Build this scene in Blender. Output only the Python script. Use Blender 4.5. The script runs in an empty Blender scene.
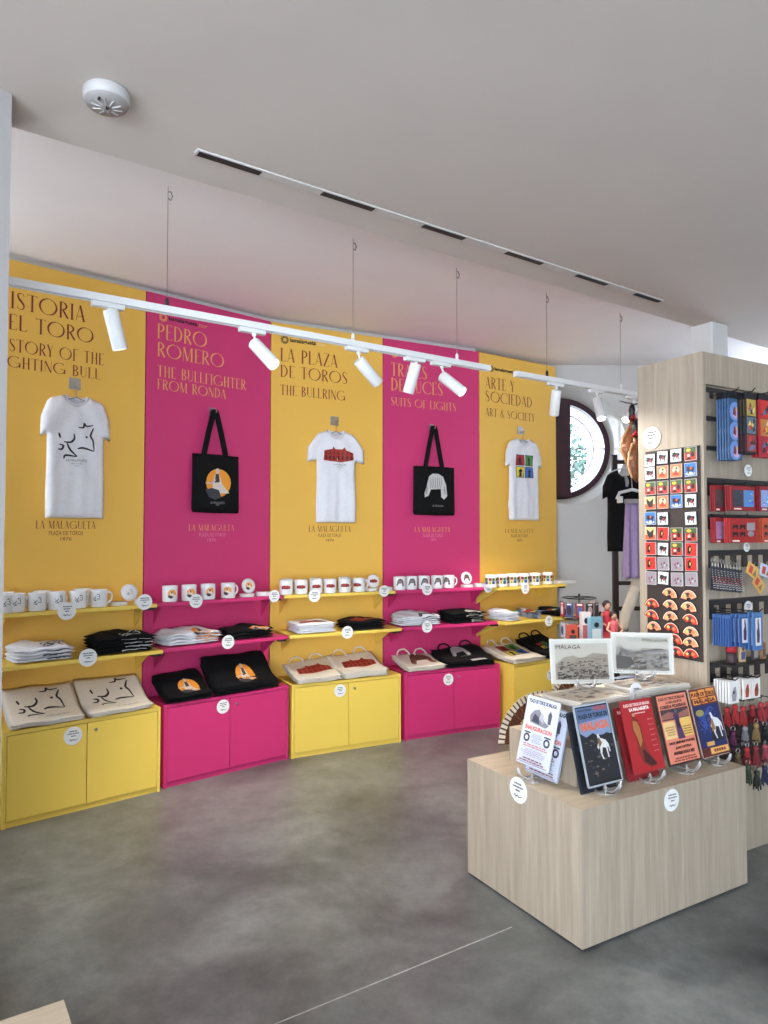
import bpy, bmesh, math, random
from math import sin, cos, pi, radians, sqrt, atan2, degrees
from mathutils import Vector, Matrix, geometry as G
R = random.Random(7)
SC = bpy.context.scene
COL = SC.collection
# ------------------------------------------------------------------ camera, world, light, exposure
FPX, PITCH, CAMZ = 705.0, radians(1.87), 1.45
cd = bpy.data.cameras.new('camera'); cam = bpy.data.objects.new('camera', cd); COL.objects.link(cam)
cd.sensor_fit = 'VERTICAL'; cd.sensor_height = 36.0; cd.lens = FPX / 1024 * 36; cd.clip_start = .05
cam.location = (0, 0, CAMZ); cam.rotation_euler = (pi / 2 + PITCH, 0, 0)
SC.camera = cam
SC.view_settings.view_transform = 'Standard'; SC.view_settings.look = 'None'
SC.view_settings.gamma = 1; SC.view_settings.use_curve_mapping = False
SC.view_settings.exposure = -0.14
SC.cycles.use_denoising = True
SC.cycles.max_bounces = 10; SC.cycles.diffuse_bounces = 6; SC.cycles.transparent_max_bounces = 16
SC.cycles.sample_clamp_indirect = 4
wd = bpy.data.worlds.new('sky'); SC.world = wd; wd.use_nodes = True
wd.node_tree.nodes['Background'].inputs[0].default_value = (.70, .84, 1.0, 1)
wd.node_tree.nodes['Background'].inputs[1].default_value = 13.0
def area(name, loc, rot, sx, sy, power, color=(1, 1, 1)):
    l = bpy.data.lights.new(name, 'AREA'); l.shape = 'RECTANGLE'; l.size = sx; l.size_y = sy; l.energy = power; l.color = color
    o = bpy.data.objects.new(name, l); COL.objects.link(o); o.location = loc; o.rotation_euler = rot
    return o
area('shopfront_daylight', (-1.9, -2.5, 1.5), (radians(87), 0, radians(-14)), 3.6, 2.4, 84, (1.0, .97, .93))
area('side_fill_light', (-2.55, .2, 1.35), (radians(90), 0, radians(-90)), 2.6, 2.2, 26, (.82, .91, 1.0))  # added cool fill lamp before the closed left wall; no door there
area('far_window_daylight', (-3.05, 3.15, 2.2), (radians(98), 0, radians(-90)), 1.1, 1.0, 100, (.84, .91, 1.0))
sd = bpy.data.lights.new('sun', 'SUN'); sd.energy = 7; sd.angle = radians(2); sd.color = (.86, .93, 1)
so = bpy.data.objects.new('sun', sd); COL.objects.link(so); so.rotation_euler = Vector((.68, -.72, -.07)).to_track_quat('-Z', 'Y').to_euler()
area('upper_ceiling_fill_light', (3.9, 6.15, 2.15), (radians(-112), 0, 0), .9, .9, 62, (.70, .82, 1.0))  # added fill lamp for the upper ceiling; the wall has no window here
SPOT_W = 105

# ------------------------------------------------------------------ materials
def lin(c):
    return tuple((v / 255 / 12.92) if v / 255 <= .04045 else ((v / 255 + .055) / 1.055) ** 2.4 for v in c)
_M = {}
def mat(name, rgb, rough=.55, var=.06, scale=14, bump=0, metal=0, spec=.5, stretch=(1, 1, 1), rgb2=None, rvar=0):
    if name in _M: return _M[name]
    m = bpy.data.materials.new(name); m.use_nodes = True; t = m.node_tree; b = t.nodes['Principled BSDF']
    c = lin(rgb)
    c2 = lin(rgb2) if rgb2 else tuple(v * (1 - var) for v in c)
    c1 = c if rgb2 else tuple(min(1, v * (1 + var)) for v in c)
    tc = t.nodes.new('ShaderNodeTexCoord'); mp = t.nodes.new('ShaderNodeMapping'); mp.inputs['Scale'].default_value = stretch
    n = t.nodes.new('ShaderNodeTexNoise'); n.inputs['Scale'].default_value = scale; n.inputs['Detail'].default_value = 5
    r = t.nodes.new('ShaderNodeValToRGB')
    r.color_ramp.elements[0].position = .3; r.color_ramp.elements[1].position = .7
    r.color_ramp.elements[0].color = (*c2, 1); r.color_ramp.elements[1].color = (*c1, 1)
    L = t.links.new
    L(tc.outputs['Object'], mp.inputs['Vector']); L(mp.outputs[0], n.inputs['Vector']); L(n.outputs['Fac'], r.inputs[0])
    L(r.outputs[0], b.inputs['Base Color'])
    b.inputs['Roughness'].default_value = rough; b.inputs['Metallic'].default_value = metal
    b.inputs['Specular IOR Level'].default_value = spec
    if rvar:
        mr = t.nodes.new('ShaderNodeMapRange'); mr.inputs[3].default_value = rough - rvar; mr.inputs[4].default_value = rough + rvar
        L(n.outputs['Fac'], mr.inputs[0]); L(mr.outputs[0], b.inputs['Roughness'])
    if bump:
        bp = t.nodes.new('ShaderNodeBump'); bp.inputs['Strength'].default_value = bump; bp.inputs['Distance'].default_value = .01
        L(n.outputs['Fac'], bp.inputs['Height']); L(bp.outputs[0], b.inputs['Normal'])
    _M[name] = m; return m
def flat(rgb, rough=.6):
    return mat('print_%02x%02x%02x' % tuple(rgb), rgb, rough, .03, 60)
def emit(name, rgb, s):
    if name in _M: return _M[name]
    m = bpy.data.materials.new(name); m.use_nodes = True; t = m.node_tree; t.nodes.clear()
    e = t.nodes.new('ShaderNodeEmission'); o = t.nodes.new('ShaderNodeOutputMaterial')
    e.inputs[0].default_value = (*lin(rgb), 1); e.inputs[1].default_value = s; t.links.new(e.outputs[0], o.inputs[0])
    _M[name] = m; return m
def clear(name, alpha=.2, rgb=(240, 245, 250), rough=.08, ior=1.45):
    if name in _M: return _M[name]
    m = bpy.data.materials.new(name); m.use_nodes = True; t = m.node_tree; t.nodes.clear()
    tr = t.nodes.new('ShaderNodeBsdfTransparent'); gl = t.nodes.new('ShaderNodeBsdfGlossy'); mx = t.nodes.new('ShaderNodeMixShader')
    fr = t.nodes.new('ShaderNodeFresnel'); ma = t.nodes.new('ShaderNodeMath'); ma.operation = 'ADD'; ma.inputs[1].default_value = alpha
    ma.use_clamp = True
    o = t.nodes.new('ShaderNodeOutputMaterial'); gl.inputs['Color'].default_value = (*lin(rgb), 1); gl.inputs['Roughness'].default_value = rough
    fr.inputs[0].default_value = ior; L = t.links.new
    L(fr.outputs[0], ma.inputs[0]); L(ma.outputs[0], mx.inputs[0]); L(tr.outputs[0], mx.inputs[1]); L(gl.outputs[0], mx.inputs[2]); L(mx.outputs[0], o.inputs[0])
    _M[name] = m; return m
def wood(name, stretch, a=(202, 184, 160), b=(168, 149, 127)):
    if name in _M: return _M[name]
    m = mat(name, a, .42, 0, 6, 0, 0, .4, stretch, b)
    t = m.node_tree; n = [x for x in t.nodes if x.type == 'TEX_NOISE'][0]; n.inputs['Detail'].default_value = 8; n.inputs['Roughness'].default_value = .65
    n.inputs['Distortion'].default_value = .3
    return m
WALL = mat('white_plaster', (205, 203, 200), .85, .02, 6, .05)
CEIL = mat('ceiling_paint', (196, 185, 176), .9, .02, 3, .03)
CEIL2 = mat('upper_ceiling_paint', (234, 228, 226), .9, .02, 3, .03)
YEL = mat('yellow_laminate', (232, 198, 86), .5, .015, 3)
YELP = mat('yellow_panel_paint', (236, 186, 80), .55, .015, 3)
PNK = mat('magenta_laminate', (199, 46, 108), .45, .015, 3)
PNKP = mat('magenta_panel_paint', (206, 54, 112), .5, .015, 3)
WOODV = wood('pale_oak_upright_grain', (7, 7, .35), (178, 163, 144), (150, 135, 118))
WOODH = wood('pale_oak_flat_grain_lit', (.5, 6, 6), (204, 188, 164), (180, 162, 139))  # for tops: same oak made lighter, light from above put into the colour
DARK = mat('shadow_gap_black', (24, 22, 22), .6)
BLKM = mat('black_metal', (26, 25, 27), .4, .05)
WMET = mat('white_enamel', (228, 228, 226), .35, .02)
STEEL = mat('brushed_steel', (170, 168, 160), .3, .05, 40, 0, 1)
WHTF = mat('white_cotton', (232, 231, 234), .85, .03, 60, .04)
BLKF = mat('black_cotton', (11, 11, 13), .9, .1, 60, .04, 0, .25)
CRM = mat('raw_canvas', (224, 213, 196), .85, .04, 90, .05)
CERA = mat('white_ceramic', (230, 229, 228), .22, .01)
ACR = clear('clear_acrylic', .28, (252, 252, 252), .6)
FILM = clear('clear_plastic_film', .0, rough=.04, ior=1.14)
TAGW = mat('white_card', (232, 231, 228), .55, .02)
RAILB = mat('magnet_board_brown', (52, 40, 36), .6, .1, 30)

# ------------------------------------------------------------------ mesh builder
class MB:
    def __init__(s): s.v = []; s.f = []; s.m = []; s.s = []
    def add(s, vs, fs, m=0, smooth=False):
        o = len(s.v); s.v += [tuple(v) for v in vs]
        for f in fs: s.f.append([i + o for i in f]); s.m.append(m); s.s.append(smooth)
        return s
    def box(s, x0, x1, y0, y1, z0, z1, m=0, top=None):
        v = [(x, y, z) for z in (z0, z1) for y in (y0, y1) for x in (x0, x1)]
        s.add(v, [(0, 2, 3, 1), (0, 1, 5, 4), (2, 6, 7, 3), (0, 4, 6, 2), (1, 3, 7, 5)], m)
        s.add([v[4], v[5], v[7], v[6]], [(0, 1, 2, 3)], m if top is None else top); return s
    def prism(s, out, y0, y1, m=0, mf=None):          # outline in x,z pushed through y
        n = len(out); a = sum(out[i][0] * out[(i + 1) % n][1] - out[(i + 1) % n][0] * out[i][1] for i in range(n))
        if a < 0: out = out[::-1]
        v = [(x, y0, z) for x, z in out] + [(x, y1, z) for x, z in out]
        s.add(v, [tuple(range(n))], m if mf is None else mf); s.add(v, [tuple(range(2 * n - 1, n - 1, -1))], m)
        s.add(v, [(i, i + n, (i + 1) % n + n, (i + 1) % n) for i in range(n)], m); return s
    def slab(s, out, z0, z1, m=0):                    # outline in x,y pushed through z
        n = len(out); a = sum(out[i][0] * out[(i + 1) % n][1] - out[(i + 1) % n][0] * out[i][1] for i in range(n))
        if a < 0: out = out[::-1]
        v = [(x, y, z0) for x, y in out] + [(x, y, z1) for x, y in out]
        s.add(v, [tuple(range(n - 1, -1, -1)), tuple(range(n, 2 * n))] + [(i, (i + 1) % n, (i + 1) % n + n, i + n) for i in range(n)], m); return s
    def lathe(s, prof, n=24, m=0, c=(0, 0, 0)):
        k = len(prof); v = [(c[0] + r * cos(2 * pi * i / n), c[1] + r * sin(2 * pi * i / n), c[2] + z) for i in range(n) for r, z in prof]
        s.add(v, [(i * k + j, (i + 1) % n * k + j, (i + 1) % n * k + j + 1, i * k + j + 1) for i in range(n) for j in range(k - 1)], m, True); return s
    def tube(s, pts, r, m=0, n=8, cap=True):
        pts = [Vector(p) for p in pts]; k = len(pts); rs = r if isinstance(r, (list, tuple)) else [r] * k
        v = []; up = None
        for i, p in enumerate(pts):
            d = (pts[min(i + 1, k - 1)] - pts[max(i - 1, 0)]).normalized()
            if up is None: up = d.orthogonal().normalized()
            else:
                up = up - d * up.dot(d); up = up.normalized() if up.length > 1e-6 else d.orthogonal().normalized()
            q = d.cross(up)
            v += [p + (up * cos(2 * pi * j / n) + q * sin(2 * pi * j / n)) * rs[i] for j in range(n)]
        s.add(v, [(i * n + j, i * n + (j + 1) % n, (i + 1) * n + (j + 1) % n, (i + 1) * n + j) for i in range(k - 1) for j in range(n)], m, True)
        if cap: s.add(v, [tuple(range(n - 1, -1, -1)), tuple(range((k - 1) * n, k * n))], m)
        return s
    def ball(s, c, r, m=0, n=12, sc=(1, 1, 1)):
        k = n // 2
        v = [(c[0] + r * sc[0] * sin(pi * j / k) * cos(2 * pi * i / n), c[1] + r * sc[1] * sin(pi * j / k) * sin(2 * pi * i / n), c[2] + r * sc[2] * cos(pi * j / k)) for i in range(n) for j in range(k + 1)]
        s.add(v, [(i * (k + 1) + j, i * (k + 1) + j + 1, (i + 1) % n * (k + 1) + j + 1, (i + 1) % n * (k + 1) + j) for i in range(n) for j in range(k)], m, True); return s
    def build(s, name, mats, parent=None, bevel=0):
        me = bpy.data.meshes.new(name); me.from_pydata(s.v, [], s.f)
        for x in (mats if isinstance(mats, (list, tuple)) else [mats]): me.materials.append(x)
        me.polygons.foreach_set('material_index', s.m); me.polygons.foreach_set('use_smooth', s.s); me.update()
        o = bpy.data.objects.new(name, me); COL.objects.link(o)
        if parent is not None: o.parent = parent
        if bevel:
            b = o.modifiers.new('edge', 'BEVEL'); b.width = bevel; b.segments = 2; b.limit_method = 'ANGLE'
        return o
def tag(o, label=None, cat=None, group=None, kind=None):
    for k, v in (('label', label), ('category', cat), ('group', group), ('kind', kind)):
        if v: o[k] = v
    return o
class Fr:                                              # an upright frame: x along a face, y into it, z up
    def __init__(s, o, ang): s.o = Vector((o[0], o[1])); s.a = ang; s.x = Vector((cos(ang), sin(ang))); s.y = Vector((-sin(ang), cos(ang)))
    def w(s, x, y, z=0): p = s.o + s.x * x + s.y * y; return Vector((p.x, p.y, z))
    def loc(s, px, py, y=0):                           # where the sight line through a picture point meets the plane y
        d = ray(px, py); q = Vector((d.x, d.y)); k = (s.o.dot(s.y) + y) / q.dot(s.y)
        return (q * k - s.o).dot(s.x), CAMZ + d.z * k
def ray(px, py):
    a, b = (px - 384) / FPX, (512 - py) / FPX
    return Vector((a, cos(PITCH) - b * sin(PITCH), sin(PITCH) + b * cos(PITCH)))
def onz(px, py, z):
    d = ray(px, py); k = (z - CAMZ) / d.z; return Vector((d.x * k, d.y * k))
WORLD = Fr((0, 0), 0)
def put(o, fr, p, rz=0, rx=0, ry=0):
    o.location = fr.w(*p); o.rotation_mode = 'XYZ'; o.rotation_euler = (rx, ry, fr.a + rz)
    return o
def thing(name, label, cat, fr=WORLD, p=(0, 0, 0), rz=0, group=None, rx=0, ry=0):
    o = bpy.data.objects.new(name, None); COL.objects.link(o); o.empty_display_size = .05
    return tag(put(o, fr, p, rz, rx, ry), label, cat, group)
def dup(root, fr, p, rz, label, group=None, rx=0, ry=0):
    r = root.copy(); COL.objects.link(r); put(r, fr, p, rz, rx, ry); r['label'] = label
    if group: r['group'] = group
    for ch in list(root.children):
        c = ch.copy(); COL.objects.link(c); c.parent = r
        for g in ch.children:
            d = g.copy(); COL.objects.link(d); d.parent = c
    return r
ORD = ['first', 'second', 'third', 'fourth', 'fifth', 'sixth', 'seventh', 'eighth', 'ninth', 'tenth']

# ------------------------------------------------------------------ soft goods: a puffed outline
class Puff:
    def __init__(s, out, T, D, cell, wr=None, back=1.0, ramp=None):
        o = []
        for i in range(len(out)):                       # outline with no edge longer than the cell
            a, b = Vector(out[i]), Vector(out[(i + 1) % len(out)]); m = max(1, math.ceil((b - a).length / cell))
            o += [a.lerp(b, j / m) for j in range(m)]
        s.out = o; s.T, s.D, s.wr, s.back, s.ramp = T, D, wr, back, ramp
        xs = [p.x for p in s.out]; ys = [p.y for p in s.out]; pts = list(s.out); n = len(pts)
        x = min(xs) + cell / 2
        while x < max(xs):
            y = min(ys) + cell / 2
            while y < max(ys):
                q = Vector((x, y))
                if s.inside(q) and s.dist(q) > cell * .45: pts.append(q)
                y += cell
            x += cell
        r = G.delaunay_2d_cdt(pts, [], [list(range(n))], 1, 1e-5)
        s.p = r[0]; s.f = [list(f) for f in r[2]]
        s.d = [s.dist(q) for q in s.p]
    def inside(s, q):
        c = False; n = len(s.out)
        for i in range(n):
            a, b = s.out[i], s.out[i - 1]
            if (a.y > q.y) != (b.y > q.y) and q.x < (b.x - a.x) * (q.y - a.y) / (b.y - a.y) + a.x: c = not c
        return c
    def dist(s, q):
        m = 9
        for i in range(len(s.out)):
            a, b = s.out[i - 1], s.out[i]; e = b - a; l = e.length_squared
            t = max(0, min(1, (q - a).dot(e) / l)) if l else 0
            m = min(m, (q - a - e * t).length)
        return m
    def h(s, x, y, d=None):
        d = s.dist(Vector((x, y))) if d is None else d
        k = min(1, d / s.D); t = s.T * sqrt(max(0, 1 - (1 - k) ** 2))
        if s.wr: t += s.wr(x, y) * min(1, d / s.D * 1.3)
        return t
    def base(s, x, y): return s.ramp(x, y) if s.ramp else 0
    def hang(s, x, z, e=0): return (x, s.base(x, z) - s.h(x, z) - e, z)
    def lay(s, x, y, e=0): return (x, y, s.base(x, y) + s.h(x, y) + e)
    def mesh(s, mb, mode='hang', m=0):
        fr = []; bk = []
        for q, d in zip(s.p, s.d):
            t = s.h(q.x, q.y, d); b = s.base(q.x, q.y); u = s.T * s.back * sqrt(max(0, 1 - (1 - min(1, d / s.D)) ** 2))
            fr.append((q.x, b - t, q.y) if mode == 'hang' else (q.x, q.y, b + t))
            bk.append((q.x, b + u, q.y) if mode == 'hang' else (q.x, q.y, b - u))
        n = len(fr); edge = [i for i, d in enumerate(s.d) if d < 1e-5]; es = set(edge)
        V = fr + bk; ix = lambda i: i if i in es else i + n
        F = []
        for f in s.f:
            a = sum(s.p[f[i - 1]].x * s.p[f[i]].y - s.p[f[i]].x * s.p[f[i - 1]].y for i in range(len(f)))
            g = f if a > 0 else f[::-1]
            F.append(g); F.append([ix(i) for i in g[::-1]])
        mb.add(V, F, m, True); return mb

# ------------------------------------------------------------------ lettering and printed artwork
def arc(cx, cy, rx, ry, a0, a1, n=18): return [(cx + rx * cos(radians(a0 + (a1 - a0) * i / n)), cy + ry * sin(radians(a0 + (a1 - a0) * i / n))) for i in range(n + 1)]
TK, TN = .102, .026
def ow(a0, a1, n=18): return [TN + (TK - TN) * abs(cos(radians(a0 + (a1 - a0) * i / n))) ** 1.5 for i in range(n + 1)]
def st(x, a=0, b=1): return [([(x, a), (x, b)], TK)]
def th(*p): return [(list(p), TN)]
def sf(x, y): return [([(x - .09, y), (x + .09, y)], TN * .8)]
GLY = {
 'I': (.2, st(.1) + sf(.1, .015) + sf(.1, .985)), 'H': (.52, st(.09) + st(.43) + th((.09, .5), (.43, .5)) + sf(.09, .015) + sf(.43, .015)),
 'T': (.5, st(.25) + th((0, .985), (.5, .985)) + th((.01, .985), (.0, .88)) + th((.49, .985), (.5, .88)) + sf(.25, .015)),
 'L': (.42, st(.09) + th((.05, .015), (.4, .015)) + th((.4, .015), (.41, .14)) + sf(.09, .985)),
 'E': (.42, st(.09) + th((.05, .985), (.38, .985)) + th((.1, .52), (.3, .52)) + th((.05, .015), (.4, .015)) + th((.4, .015), (.41, .13)) + th((.38, .985), (.39, .88))),
 'F': (.4, st(.09) + th((.05, .985), (.38, .985)) + th((.1, .52), (.3, .52)) + th((.38, .985), (.39, .88)) + sf(.09, .015)),
 'N': (.54, th((.06, 0), (.06, 1)) + th((.48, 0), (.48, 1)) + [([(.07, .98), (.47, .02)], TK)]),
 'M': (.7, th((.05, 0), (.07, 1)) + [([(.09, .98), (.33, .03)], TK)] + th((.33, .03), (.57, .98)) + st(.6) + sf(.6, .015)),
 'A': (.52, th((.02, 0), (.25, 1)) + [([(.25, .98), (.46, .0)], TK)] + th((.1, .3), (.39, .3)) + sf(.46, .015)),
 'Y': (.46, [([(.04, 1), (.23, .48)], TK)] + th((.42, 1), (.23, .48)) + st(.23, 0, .5)),
 'R': (.5, st(.09) + [(arc(.1, .74, .29, .245, 90, -90), ow(90, -90))] + [([(.2, .5), (.47, .01)], TK)] + sf(.09, .015)),
 'P': (.44, st(.09) + [(arc(.1, .72, .3, .265, 90, -90), ow(90, -90))] + sf(.09, .015)),
 'B': (.46, st(.09) + [(arc(.1, .76, .25, .225, 90, -90), ow(90, -90)), (arc(.1, .265, .3, .25, 90, -90), ow(90, -90))]),
 'D': (.56, st(.09) + [(arc(.1, .5, .4, .485, 90, -90), ow(90, -90))]),
 'O': (.95, [(arc(.475, .5, .43, .48, 0, 360, 32), ow(15, 375, 32))]), 'C': (.74, [(arc(.46, .5, .42, .48, 48, 312, 26), ow(48, 312, 26))] + th((.74, .86), (.75, .68))),
 'G': (.9, [(arc(.46, .5, .42, .48, 45, 335, 26), ow(45, 335, 26))] + th((.52, .42), (.88, .42)) + st(.82, .06, .42)),
 'S': (.44, [([(.37, .8), (.33, .93), (.2, .985), (.09, .93), (.06, .8), (.11, .66), (.22, .52), (.33, .37), (.38, .22), (.33, .07), (.2, .015), (.08, .06), (.03, .2)],
              [.03, .03, .035, .06, .08, .1, .12, .1, .08, .06, .035, .03, .03])]),
 'U': (.52, st(.09, .25, 1) + [(arc(.27, .25, .18, .235, 180, 360), TN * 1.4)] + th((.45, .25), (.45, 1)) + sf(.09, .985)),
 'J': (.3, st(.2, .2, 1) + [(arc(.09, .2, .11, .185, 0, -130, 10), TN * 1.4)]),
 'Z': (.46, th((.04, .985), (.42, .985)) + [([(.4, .97), (.05, .03)], TK)] + th((.03, .015), (.43, .015)) + th((.43, .015), (.44, .14))),
 '&': (.6, [([(.56, .02), (.18, .66), (.16, .84), (.24, .97), (.34, .86), (.3, .7), (.1, .45), (.04, .25), (.12, .06), (.28, .02), (.42, .14), (.52, .42)],
              [.1, .1, .07, .035, .05, .05, .07, .09, .07, .035, .03, .03])]), ' ': (.3, []),
}
_TXT = {}
def bf(s, bold=0):                                      # the built-in sans as triangles in a unit-high box
    if (s, bold) in _TXT: return _TXT[(s, bold)]
    c = bpy.data.curves.new('t', 'FONT'); c.body = s; c.size = 1; c.offset = bold; c.resolution_u = 2
    o = bpy.data.objects.new('t', c); COL.objects.link(o); dg = bpy.context.evaluated_depsgraph_get()
    e = o.evaluated_get(dg); me = e.to_mesh()
    v = [(q.co.x, q.co.y) for q in me.vertices]; f = [tuple(p.vertices) for p in me.polygons]
    e.to_mesh_clear(); bpy.data.objects.remove(o); bpy.data.curves.remove(c)
    xs = [a for a, b in v]; ys = [b for a, b in v]; x0, x1, y0, y1 = min(xs), max(xs), min(ys), max(ys)
    v = [((a - x0) / (x1 - x0), (b - y0) / (y1 - y0)) for a, b in v]
    _TXT[(s, bold)] = (v, f); return v, f
class Art:
    def __init__(s): s.q = []; s.l = 1
    def tri(s, v, f, c): s.q.append((v, f, c, s.l)); s.l += .25; return s
    def poly(s, pts, c):
        t = G.tessellate_polygon([[Vector((x, y, 0)) for x, y in pts]]); return s.tri(list(pts), t, c)
    def rect(s, x0, y0, x1, y1, c): return s.tri([(x0, y0), (x1, y0), (x1, y1), (x0, y1)], [(0, 1, 2, 3)], c)
    def grid(s, x0, y0, x1, y1, c, n=6):
        v = [(x0 + (x1 - x0) * i / n, y0 + (y1 - y0) * j / n) for j in range(n + 1) for i in range(n + 1)]
        return s.tri(v, [(j * (n + 1) + i, j * (n + 1) + i + 1, (j + 1) * (n + 1) + i + 1, (j + 1) * (n + 1) + i) for j in range(n) for i in range(n)], c)
    def ell(s, cx, cy, rx, ry, c, n=20):
        v = [(cx, cy)] + [(cx + rx * k * cos(2 * pi * i / n), cy + ry * k * sin(2 * pi * i / n)) for k in (.5, 1) for i in range(n)]
        return s.tri(v, [(0, 1 + i, 1 + (i + 1) % n) for i in range(n)] + [(1 + i, 1 + n + i, 1 + n + (i + 1) % n, 1 + (i + 1) % n) for i in range(n)], c)
    def ring(s, cx, cy, rx, ry, w, c, n=28, a0=0, a1=360): return s.stroke(arc(cx, cy, rx, ry, a0, a1, n), w, c)
    def stroke(s, pts, w, c):
        n = len(pts); ws = w if isinstance(w, (list, tuple)) else [w] * n; v = []
        for i in range(n):
            a, b = pts[max(i - 1, 0)], pts[min(i + 1, n - 1)]; dx, dy = b[0] - a[0], b[1] - a[1]; l = sqrt(dx * dx + dy * dy) or 1
            v += [(pts[i][0] - dy / l * ws[i] / 2, pts[i][1] + dx / l * ws[i] / 2), (pts[i][0] + dy / l * ws[i] / 2, pts[i][1] - dx / l * ws[i] / 2)]
        return s.tri(v, [(2 * i, 2 * i + 1, 2 * i + 3, 2 * i + 2) for i in range(n - 1)], c)
    def curve(s, pts, w, c):                            # smooth brush stroke, tapered ends
        P = [pts[0]] + list(pts) + [pts[-1]]; o = []
        for i in range(1, len(P) - 2):
            for k in range(6):
                t = k / 6; a, b, d, e = P[i - 1], P[i], P[i + 1], P[i + 2]
                o.append(tuple(.5 * (2 * b[j] + (d[j] - a[j]) * t + (2 * a[j] - 5 * b[j] + 4 * d[j] - e[j]) * t * t + (3 * b[j] - a[j] - 3 * d[j] + e[j]) * t ** 3) for j in (0, 1)))
        o.append(pts[-1]); n = len(o)
        return s.stroke(o, [w * (.45 + .55 * sin(pi * i / (n - 1))) for i in range(n)], c)
    def txt(s, t, x, y, w, h, c, bold=.03):             # fitted in the box x..x+w, y..y+h
        v, f = bf(t, bold); return s.tri([(x + a * w, y + b * h) for a, b in v], f, c)
    def deco(s, t, x, y, h, c, w=None, skip=0):         # tall contrasted capitals; w fits the text after the first skip letters
        gap = .09
        def wid(u): return sum(GLY[k][0] + gap for k in u) - gap
        sx = w / wid(t[skip:]) if w else h
        x -= sx * (wid(t[:skip]) + gap) if skip else 0
        l0 = s.l
        for k in t:
            gw, ss = GLY[k]
            for pts, ws in ss:
                s.l = l0
                # keep stroke weight when the letters are condensed
                s.stroke([(x + a * sx, y + b * h) for a, b in pts], [q * (sx + h) / 2 for q in ws] if isinstance(ws, list) else ws * (sx + h) / 2, c)
            x += (gw + gap) * sx
        s.l = l0 + .25; return s
    def build(s, name, parent, f=None, eps=.0006, lim=0):
        lim = lim or (.018 if hasattr(f, '__self__') else 0)
        f = f or (lambda x, z, e: (x, -e, z)); mb = MB(); cs = []
        if lim:                                         # fine enough to follow a curved surface
            q2 = []
            for v, fs, c, l in s.q:
                nv = []; nf = []; st_ = [tuple(v[g[j]] for j in (0, k, k + 1)) for g in fs for k in range(1, len(g) - 1)]
                while st_:
                    t = st_.pop(); d = [(t[j][0] - t[j - 1][0]) ** 2 + (t[j][1] - t[j - 1][1]) ** 2 for j in range(3)]; j = d.index(max(d))
                    if d[j] > lim * lim:
                        a, b, o = t[j - 1], t[j], t[(j + 1) % 3]; m = ((a[0] + b[0]) / 2, (a[1] + b[1]) / 2); st_ += [(a, m, o), (m, b, o)]
                    else: nf.append((len(nv), len(nv) + 1, len(nv) + 2)); nv += t
                q2.append((nv, nf, c, l))
            s.q = q2
        for v, fs, c, l in s.q:
            if c not in cs: cs.append(c)
            V = [f(a, b, eps * l) for a, b in v]
            F = []
            for g in fs:
                ar = sum(v[g[i - 1]][0] * v[g[i]][1] - v[g[i]][0] * v[g[i - 1]][1] for i in range(len(g)))
                F.append(g if ar > 0 else tuple(g)[::-1])
            mb.add(V, F, cs.index(c))
        return mb.build(name, [flat(c) for c in cs], parent)
INK = (28, 27, 30); GOLD = (232, 168, 84); MAR = (124, 34, 30); ORG = (236, 150, 40)
def art_bull(a, cx, cy, k, c=INK, w=.022, sy=1):
    P = lambda l: [(cx + (x - 300) / 330 * k, cy - (y - 350) / 330 * k * sy) for x, y in l]
    for l in ([(305, 280), (330, 279), (336, 257), (346, 270), (382, 262)], [(384, 276), (374, 300), (368, 320), (380, 345), (385, 396)], [(304, 391), (330, 385), (384, 398)],
              [(340, 327), (352, 328)], [(212, 315), (219, 342)], [(283, 315), (286, 340), (268, 360), (235, 360)], [(250, 365), (265, 395), (300, 430)],
              [(214, 375), (232, 380), (226, 398), (207, 400)], [(238, 446), (246, 428), (300, 432)]):
        a.curve(P(l), w * k * 1.6, c)
    return a
def art_cape(a, cx, cy, k):                             # orange disc, matador in pale cape over a dark bull
    a.ell(cx + .03 * k, cy + .02 * k, .43 * k, .43 * k, ORG)
    a.poly([(cx + x * k, cy + y * k) for x, y in ((-.08, .28), (.06, .3), (.16, .0), (.42, -.28), (.1, -.3), (-.2, -.22), (-.16, .05))], (222, 208, 196))
    a.poly([(cx + x * k, cy + y * k) for x, y in ((-.06, .3), (.05, .3), (.08, .05), (-.1, .02))], (60, 46, 44))
    a.ell(cx, cy + .38 * k, .07 * k, .09 * k, (214, 190, 170))
    a.poly([(cx + x * k, cy + y * k) for x, y in ((-.42, -.2), (-.2, -.14), (.05, -.2), (.12, -.42), (-.1, -.5), (-.3, -.42))], (52, 54, 62))
    a.curve([(cx - .42 * k, cy + .0 * k), (cx - .2 * k, cy + .02 * k), (cx - .05 * k, cy + .12 * k)], .05 * k, (200, 186, 178))
    return a
def art_ring(a, cx, cy, k):                             # a red brick bullring with arches
    a.poly([(cx + x * k, cy + y * k) for x, y in ((-.5, -.16), (-.48, .14), (-.2, .2), (-.18, .27), (-.1, .2), (.12, .2), (.2, .27), (.24, .18), (.5, .1), (.5, -.12), (.1, -.2))], (158, 44, 34))
    for i in range(7):
        x = cx + (-.42 + i * .14) * k
        a.rect(x - .03 * k, cy - .12 * k, x + .03 * k, cy - .01 * k, (74, 24, 24)); a.rect(x - .02 * k, cy + .04 * k, x + .02 * k, cy + .11 * k, (74, 24, 24))
    return a
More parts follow.
